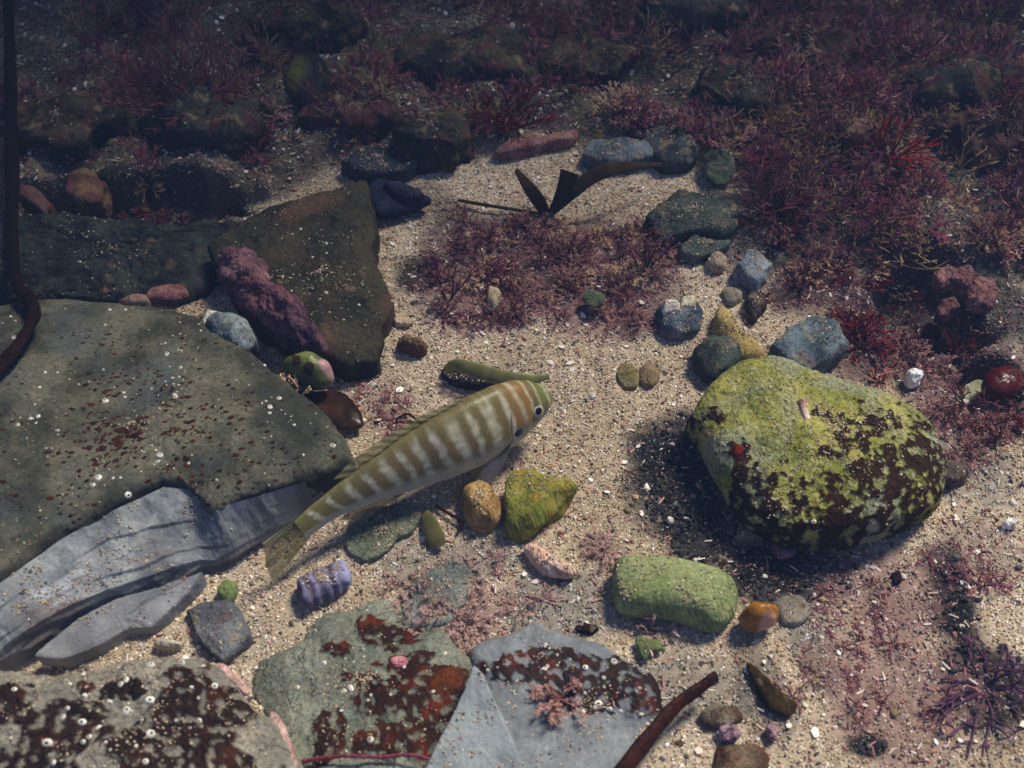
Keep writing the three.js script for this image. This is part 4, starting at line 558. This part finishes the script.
// ---------------------------------------------------------------- kelp blades, stalks and strands
const FACE = V(0, .62, .78);
const ribbon = (pts, rad, c0, c1, flat = .12, sides = 10, k = 26) => { const S = new Strands(), cv = new THREE.CatmullRomCurve3(pts.map(a => P(...a))), q = cv.getPoints(k); S.tube(q, rad, sides, (s, p) => mul3(mix3(lin(c0), lin(c1), s), 1 + .5 * noise(p.x * 300, p.y * 300, p.z * 300)), flat, FACE); return S.geo(); };
{ const t = thing('kelp_tuft', 'young dark brown kelp with three blades standing on the back sand', 'kelp', P(548, 214, 0));
  mesh('blade', ribbon([[545, 212, .001], [538, 200, .012], [528, 186, .020], [516, 170, .026]], s => .0012 + .0022 * Math.sin(Math.PI * clamp(s * .8 + .2)), '#34260f', '#4a3818'), MAT.plant, t);
  mesh('blade', ribbon([[549, 214, .001], [557, 202, .010], [564, 188, .018], [570, 172, .026]], s => .0012 + .0035 * s, '#2a1e10', '#3c2e1a'), MAT.plant, t);
  mesh('blade', ribbon([[551, 213, .001], [568, 196, .014], [590, 178, .022], [615, 168, .024], [640, 166, .020], [662, 164, .016]], s => .0010 + .0026 * Math.sin(Math.PI * clamp(s * 1.0 + .12)), '#2c2010', '#443620', .14), MAT.plant, t);
  mesh('stipe', ribbon([[458, 200, .003], [480, 204, .004], [505, 208, .003], [530, 212, .002], [546, 214, .001]], .0009, '#3a2c18', '#2a2014', .8, 7), MAT.plant, t); }
tag(mesh('weed_ribbon', ribbon([[446, 370, .006], [456, 365, .011], [478, 371, .012], [505, 378, .010], [530, 380, .008], [549, 377, .006]], s => .0012 + .0022 * Math.sin(Math.PI * clamp(s + .05)), '#8a8648', '#6c7038', .3), MAT.leaf), 'curled yellow green weed blade lying behind the head of the fish', 'seaweed');
pebble('shell_fragment_or_shade', 'black piece standing in for the shade under the curled weed blade', 'shell', { out: [[440, 372], [452, 364], [480, 372], [508, 380], [498, 388], [470, 388], [450, 382]], dh: .002, H: .003, B: .004, e: .7, n: 90, m: 36, amp: .0006, freq: 120, seed: 121, col: mottled(lin('#12141f'), lin('#23242c')) }, MAT.wet);  // black form added as the painted shadow of the weed blade
tag(mesh('weed_ribbon', ribbon([[424, 514, .004], [430, 525, .005], [437, 540, .004], [440, 547, .003]], s => .0024 + .0012 * Math.sin(3.14 * s), '#6d6420', '#585a1c', .3), MAT.leaf), 'short olive yellow weed scrap left of the tan pebble', 'seaweed');
tag(mesh('kelp_stalk', ribbon([[716, 676, .012], [700, 688, .014], [676, 706, .016], [650, 736, .018], [622, 772, .018], [590, 820, .016]], s => (.0020 + .0014 * s) * (1 + .05 * Math.sin(s * 31)), '#24100a', '#3a190d', .6, 12, 90), MAT.wet), 'red brown kelp stalk lying across the pale slate at bottom centre', 'kelp stalk');
tag(mesh('kelp_stalk', ribbon([[6, -60, .03], [10, 60, .028], [12, 180, .026], [16, 280, .03], [34, 312, .040], [24, 336, .042], [4, 362, .044], [-30, 400, .046]], s => lerp(.0034, .0026, sm(.45, .75, s)) + .0005 * Math.sin(s * 40) * Math.sin(s * 17), '#0e0807', '#24120c', .6, 10, 60), MAT.stone), 'dark orange brown kelp stalk rising along the left edge', 'kelp stalk');
tag(mesh('algal_strand', ribbon([[300, 762, .010], [340, 756, .012], [380, 757, .012], [410, 755, .014], [440, 762, .016]], s => .0005 + .0004 * Math.abs(Math.sin(s * 60)) * (1 - s * .5), '#6a2834', '#8a4454', .8, 6, 90), MAT.plant), 'thin crimson weed strand along the bottom edge', 'seaweed');
tag(mesh('algal_strand', ribbon([[395, 420, .002], [408, 414, .003], [420, 422, .003], [432, 418, .002], [445, 424, .002]], .0006, '#3a120c', '#2a100a', .8, 6), MAT.plant), 'fine dark red weed strand on the sand above the fish back', 'seaweed');
tag(mesh('algal_strand', ribbon([[436, 506, .002], [450, 514, .003], [462, 522, .003], [458, 532, .002]], .0007, '#3a1512', '#2a100c', .8, 6), MAT.plant), 'fine dark red weed strand left of the tan pebble', 'seaweed');
for (const [label, o, a, b, h] of [['bright lime green scrap of weed below the fish tail', [[219, 590], [226, 580], [236, 583], [238, 594], [228, 602]], '#66783a', '#8a9a52', .004], ['small green weed scrap in front of the oblong cobble', [[634, 640], [641, 636], [650, 640], [660, 637], [664, 650], [652, 652], [644, 662]], '#46562a', '#6d7a3c', .003], ['small green weed leaf caught in the coralline mat', [[582, 298], [592, 291], [604, 296], [602, 306], [590, 308]], '#2c4020', '#465a2a', .006], ['dark green sea lettuce scrap at the back edge of the sand', [[704, 158], [716, 150], [732, 156], [734, 178], [718, 186], [706, 176]], '#152a12', '#24401c', .008]].map(a => a)) pebble('weed_scrap', label, 'seaweed', { out: o, dh: h, H: .0014, B: .0012, e: .6, n: 60, m: 20, amp: .0022, freq: 200, seed: 130 + o[0][0], shrink: false, col: mottled(lin(a), lin(b)) }, MAT.leaf);
{ const t = thing('anemone', 'dark red beadlet anemone in the hollow at the right edge', 'anemone', P(1003, 384, 0));
  mesh('column', stone({ out: [[984, 378], [994, 368], [1010, 366], [1022, 376], [1020, 390], [1006, 396], [990, 392]], dh: .004, H: .004, B: .012, e: .9, n: 90, m: 44, amp: .0009, freq: 120, seed: 141, col: mottled(lin('#340a0a'), lin('#52120f')) }), MAT.slick, t); }
{ const t = thing('coralline_rosettes', 'three dusky pink coralline rosettes in a black hollow at right', 'coralline alga', P(960, 300, 0));
  [[[934, 274], [944, 268], [956, 272], [966, 268], [974, 276], [968, 288], [952, 284], [938, 286]], [[968, 284], [980, 278], [994, 284], [998, 298], [990, 308], [976, 308], [966, 298]], [[938, 306], [946, 299], [956, 302], [958, 314], [948, 322], [938, 316]]].forEach((o, i) => mesh('rosette', stone({ out: o.map(a => [...a, .006]), H: .003, B: .006, e: .6, n: 130, m: 56, amp: .0022, freq: 330, big: .25, seed: 143 + i, shrink: false, col: mottled(lin('#5d3e42'), lin('#8d6663')) }), MAT.stone, t)); }
// pink crust along the lip of the shelf
pebble('coralline_crust', 'pink crust line along the lip of the back shelf', 'coralline alga', { out: [[494, 152], [510, 143], [535, 139], [562, 136], [576, 132], [574, 140], [548, 146], [520, 152], [502, 156]].map(a => [a[0], a[1], .004]), H: .003, B: .006, e: .6, n: 120, m: 30, amp: .0016, freq: 140, seed: 151, shrink: false, col: mottled(lin('#6f4a48'), lin('#8d6c64')) });

// ---------------------------------------------------------------- tufts of red and coralline algae
const RED = { root: lin('#3a1218'), tip: lin('#6a2228') }, PUR = { root: lin('#33161f'), tip: lin('#7d4c58') }, PNK = { root: lin('#85605c'), tip: lin('#c2a299') }, PAL = { root: lin('#6a5640'), tip: lin('#c9a98a') }, DRK = { root: lin('#1f0f18'), tip: lin('#4a2434') };
const around = (n, px, py, rx, ry, seed, s0 = .8, s1 = 1.2, dh = 0) => { const r = rng(seed), o = []; for (let k = 0; k < n; k++) { const a = r() * 6.283, q = Math.sqrt(r()); o.push([px + Math.cos(a) * q * rx, py + Math.sin(a) * q * ry, lerp(s0, s1, r()), dh]); } return o; };
// a mat: one growth made of tufts; each spec builds three tufts, the rest of its places get copies
function mat(label, px, py, layers, name = 'coralline_mat') {
  const t = thing(name, label, 'coralline alga', P(px, py, 0));
  for (const [spec, list] of layers) {
    const R = rng(spec.seed + 5), protos = [];
    list.forEach(([x, y, sc = 1, dh = 0], i) => {
      const v = i % 3, m = protos[v] ? protos[v].clone() : (protos[v] = new THREE.Mesh(tuftGeo(spec.seed + v * 17, spec), MAT.plant)); m.name = 'tuft'; m.castShadow = m.receiveShadow = true; t.add(m);
      m.position.copy(P(x, y, dh)).sub(t.position); m.rotation.y = R() * 6.283; m.scale.setScalar(sc * (.85 + .3 * R()));
    });
  }
}
const purple = { seed: 301, n: 15, len: .016, r: .00042, spread: 1.1, forks: 2, droop: .8, ...PUR }, pinkT = { seed: 331, n: 14, len: .012, r: .00034, spread: 1.1, forks: 2, droop: .6, twigs: .0011, root: lin('#6d3a40'), tip: lin('#9a7470') }, palT = { seed: 351, n: 16, len: .010, r: .00034, spread: 1.2, forks: 2, twigs: .001, ...PAL }, crim = { seed: 361, n: 20, len: .016, r: .0005, spread: 1.2, forks: 1, droop: .5, ...RED }, pale = { seed: 391, n: 13, len: .011, r: .00034, spread: 1.1, forks: 2, droop: .4, twigs: .001, ...PNK }, mauve = { seed: 411, n: 11, len: .010, r: .00045, spread: 1.3, forks: 2, droop: 1.2, root: lin('#6d3a40'), tip: lin('#9a6c70') };
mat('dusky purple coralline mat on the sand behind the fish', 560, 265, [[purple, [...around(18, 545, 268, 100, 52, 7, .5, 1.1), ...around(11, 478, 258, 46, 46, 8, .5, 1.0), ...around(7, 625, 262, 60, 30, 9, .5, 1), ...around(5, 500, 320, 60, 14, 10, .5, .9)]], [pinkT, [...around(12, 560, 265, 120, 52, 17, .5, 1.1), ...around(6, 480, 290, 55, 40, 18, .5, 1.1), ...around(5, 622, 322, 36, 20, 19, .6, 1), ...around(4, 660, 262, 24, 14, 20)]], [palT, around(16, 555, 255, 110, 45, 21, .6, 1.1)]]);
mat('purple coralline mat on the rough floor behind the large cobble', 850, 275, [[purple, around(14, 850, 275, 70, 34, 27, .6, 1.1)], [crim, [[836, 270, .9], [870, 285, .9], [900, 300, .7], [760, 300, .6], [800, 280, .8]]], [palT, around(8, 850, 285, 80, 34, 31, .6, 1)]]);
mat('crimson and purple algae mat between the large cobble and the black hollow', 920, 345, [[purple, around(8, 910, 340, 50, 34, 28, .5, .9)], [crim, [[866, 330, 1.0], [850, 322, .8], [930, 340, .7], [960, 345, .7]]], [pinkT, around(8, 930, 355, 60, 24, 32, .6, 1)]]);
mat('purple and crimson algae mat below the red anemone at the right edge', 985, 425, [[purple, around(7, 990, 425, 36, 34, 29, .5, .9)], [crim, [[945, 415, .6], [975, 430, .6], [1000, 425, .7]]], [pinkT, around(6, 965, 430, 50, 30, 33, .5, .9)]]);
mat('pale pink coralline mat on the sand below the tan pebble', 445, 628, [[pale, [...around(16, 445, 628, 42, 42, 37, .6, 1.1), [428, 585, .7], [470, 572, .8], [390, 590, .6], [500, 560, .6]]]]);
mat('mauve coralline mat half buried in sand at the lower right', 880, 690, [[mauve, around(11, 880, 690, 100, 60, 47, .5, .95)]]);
mat('mauve coralline mat in the sand right of the large cobble', 960, 570, [[mauve, around(8, 960, 570, 50, 30, 48, .5, .9)]]);
mat('mauve coralline mat in the sand below the large cobble', 850, 600, [[mauve, around(7, 850, 600, 60, 30, 49, .5, .8)]]);
mat('pink coralline mat in the sand between the slab and the fish back', 375, 410, [[mauve, around(9, 378, 415, 34, 26, 52, .4, .7)]]);
mat('pink coralline tufts left of the oblong green cobble', 600, 553, [[pale, [[605, 552, .8], [594, 558, .6], [600, 545, .6]]]]);
mat('pink coralline tufts between the pink shell and the red brown alga', 530, 605, [[pale, [[520, 610, .7], [545, 600, .7], [500, 655, .8], [530, 668, .8, .006]]]]);
// tufts that stand out one by one
const solo = (label, px, py, spec, dh = 0, cat = 'seaweed', name = 'red_alga_tuft') => { const m = mesh(name, tuftGeo(spec.seed, spec), MAT.plant); m.position.copy(P(px, py, dh)); tag(m, label, cat); };
solo('tall bushy dark purple tuft right of the dark angular stone', 775, 216, { seed: 501, n: 70, len: .036, r: .0005, spread: 1.1, forks: 2, droop: .3, ...PUR });
solo('crimson stem tuft hanging below the tall purple tuft', 778, 248, { seed: 502, n: 10, len: .016, r: .0008, spread: .5, forks: 1, ...RED });
solo('feathery dark purple bush spread on the dark shelf at upper left', 190, 108, { seed: 503, n: 44, len: .052, r: .0006, spread: 1.2, forks: 2, droop: 0, jitter: .2, ...PUR });
solo('pale yellow pink bushy tuft on the back shelf', 620, 112, { seed: 504, n: 40, len: .018, r: .0006, spread: 1.1, forks: 2, twigs: .0012, ...PAL }, 0, 'coralline alga', 'coralline_tuft');
solo('dark red bush left of the pale tuft on the back shelf', 510, 128, { seed: 505, n: 34, len: .026, r: .0006, spread: 1, forks: 2, ...RED });
solo('bright red strands beside the mauve stone at upper right', 890, 156, { seed: 506, n: 20, len: .026, r: .0007, spread: 1.2, forks: 1, root: lin('#4a100c'), tip: lin('#8a2014') });
solo('thin branched red tuft standing at the right end of the coralline mat', 646, 268, { seed: 507, n: 7, len: .026, r: .0006, spread: .5, forks: 1, twigs: .0018, ...PUR }, 0, 'coralline alga', 'coralline_tuft');
solo('thin branched purple tuft at the left end of the coralline mat', 448, 300, { seed: 508, n: 5, len: .026, r: .0006, spread: .4, forks: 1, twigs: .0016, ...PUR }, 0, 'coralline alga', 'coralline_tuft');
solo('cream and pink coralline sprig beside the green mussel', 294, 402, { seed: 509, n: 9, len: .014, r: .0007, spread: .7, forks: 1, twigs: .0014, ...PAL, tip: lin('#d8b48e') }, .012, 'coralline alga', 'coralline_tuft');
solo('crimson tuft beside the wedge shaped stone', 862, 344, { seed: 510, n: 26, len: .022, r: .0006, spread: 1.2, forks: 1, root: lin('#4a1218'), tip: lin('#7d2430') });
solo('salmon pink coralline scrap behind the large cobble', 880, 382, { seed: 511, n: 10, len: .011, r: .0008, spread: 1.1, forks: 1, root: lin('#8a5048'), tip: lin('#c98c7e') }, 0, 'coralline alga', 'coralline_tuft');
solo('purple weed clump at the lower right edge', 985, 690, { seed: 512, n: 18, len: .024, r: .0006, spread: 1.4, forks: 2, droop: 1, root: lin('#33203a'), tip: lin('#6a4660') });
solo('pink tuft growing on the far edge of the pale slate', 560, 700, { seed: 513, n: 18, len: .012, r: .0004, spread: 1.1, forks: 2, twigs: .001, root: lin('#7d4c48'), tip: lin('#b98f86') }, .008, 'coralline alga', 'coralline_tuft');
solo('pink tuft in front of the oblong cobble', 655, 634, { seed: 514, n: 12, len: .012, r: .0007, spread: .9, forks: 2, ...PNK }, 0, 'coralline alga', 'coralline_tuft');
solo('reddish sprawling sprig below the pink rosettes', 985, 340, { seed: 515, n: 12, len: .022, r: .0008, spread: 1.3, forks: 1, root: lin('#5a2c2c'), tip: lin('#94605a') });
// the turf of red algae that covers the shelf: nobody could count it
{
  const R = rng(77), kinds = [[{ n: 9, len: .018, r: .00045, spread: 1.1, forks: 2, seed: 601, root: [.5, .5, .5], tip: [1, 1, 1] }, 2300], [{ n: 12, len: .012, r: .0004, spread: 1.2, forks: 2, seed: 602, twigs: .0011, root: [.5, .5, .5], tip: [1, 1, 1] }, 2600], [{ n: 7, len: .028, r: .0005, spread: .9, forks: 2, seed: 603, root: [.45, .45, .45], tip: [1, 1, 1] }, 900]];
  const pal = ['#5e2c36', '#5e4438', '#583044', '#75624a', '#683442', '#84605e', '#5a3844', '#70465c', '#907c66'].map(lin);
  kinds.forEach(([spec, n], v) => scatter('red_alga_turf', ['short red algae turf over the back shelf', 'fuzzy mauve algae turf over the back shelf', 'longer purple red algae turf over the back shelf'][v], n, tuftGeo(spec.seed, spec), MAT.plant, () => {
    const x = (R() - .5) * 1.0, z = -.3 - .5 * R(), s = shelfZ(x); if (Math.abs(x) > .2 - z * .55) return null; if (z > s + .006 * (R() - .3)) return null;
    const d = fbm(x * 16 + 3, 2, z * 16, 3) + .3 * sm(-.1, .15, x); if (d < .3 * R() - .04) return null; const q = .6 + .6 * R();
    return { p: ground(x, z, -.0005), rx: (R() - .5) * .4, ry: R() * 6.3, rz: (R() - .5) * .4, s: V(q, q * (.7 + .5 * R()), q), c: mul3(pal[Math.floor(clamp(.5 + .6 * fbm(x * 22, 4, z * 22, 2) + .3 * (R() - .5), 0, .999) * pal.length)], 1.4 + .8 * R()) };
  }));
}
{ // broken bits of coralline lying on the rough parts of the floor
  const r = rng(91), g = new THREE.CylinderGeometry(.8, 1, 6, 5, 2), p = g.attributes.position; for (let i = 0; i < p.count; i++) p.setX(i, p.getX(i) + .12 * p.getY(i) * p.getY(i) / 3); g.computeVertexNormals();
  scatter('coralline_fragments', 'pink and cream broken coralline bits strewn on the floor', 9000, g, plain(.75), () => {
    const x = (r() - .5) * .8, z = -.07 - .6 * r(); if (!inView(x, z)) return null; const f = floorColor(x, z), pinkness = (f[0] - f[1]) / f[0]; if (f[3] < .2 && r() > .22) return null;
    const s = .00022 + .0002 * r(), t = r(), c = t < .45 ? lin('#a8706e') : t < .65 ? lin('#7d4652') : t < .85 ? lin('#cbb6a0') : lin('#e6ddd2');
    return { p: ground(x, z, s * 1.2), rx: 1.57 + (r() - .5) * .7, ry: 0, rz: r() * 6.28, s: V(s, s * (.6 + 1.2 * r()), s), c: mul3(c, .7 + .4 * r()) };
  });
}
{ // sand and shell grit lying on the stones
  const r = rng(95), geos = []; scene.traverse(o => { if (o.isMesh && !o.isInstancedMesh && /^(stone_body|slate|cobble|pebble|stone|boulder_top|broken_edge|shell_frag|slate_layer|shelf_rock|ledge_rock)/.test(o.name)) geos.push(o); });
  const W = geos.map(o => { o.updateWorldMatrix(true, false); return o.geometry.attributes.position.count; }), tot = W.reduce((a, b) => a + b, 0), v = V(0, 0, 0), nn = V(0, 0, 0);
  scatter('stone_grit', 'sand grains and shell grit lying on the stones', 9000, unit(r), plain(.75), () => {
    let q = r() * tot, i = 0; while ((q -= W[i]) > 0) i++; const g = geos[i].geometry, j = Math.floor(r() * W[i]); nn.fromBufferAttribute(g.attributes.normal, j); v.fromBufferAttribute(g.attributes.position, j).applyMatrix4(geos[i].matrixWorld);
    if (nn.y < .55 || (geos[i].name === 'boulder_top' && r() < .7) || fbm(v.x * 60 + 3, 1, v.z * 60, 3) + .1 * (nn.y - .8) < .02 + .22 * (r() - .5) || !inView(v.x, v.z)) return null;
    const s = .00022 + .00035 * r() * r(), t = r(), c = t < .5 ? lin('#b09c7c') : t < .65 ? lin('#d2c6b0') : t < .9 ? lin('#5c5045') : lin('#a8746c');
    return { p: v.clone().setY(v.y + s * .3), rx: r() * 6, ry: r() * 6, rz: r() * 6, s: V(s, s * .7, s * 1.2), c: mul3(c, .8 + .4 * r()) };
  });
}
renderer.render(scene, camera);
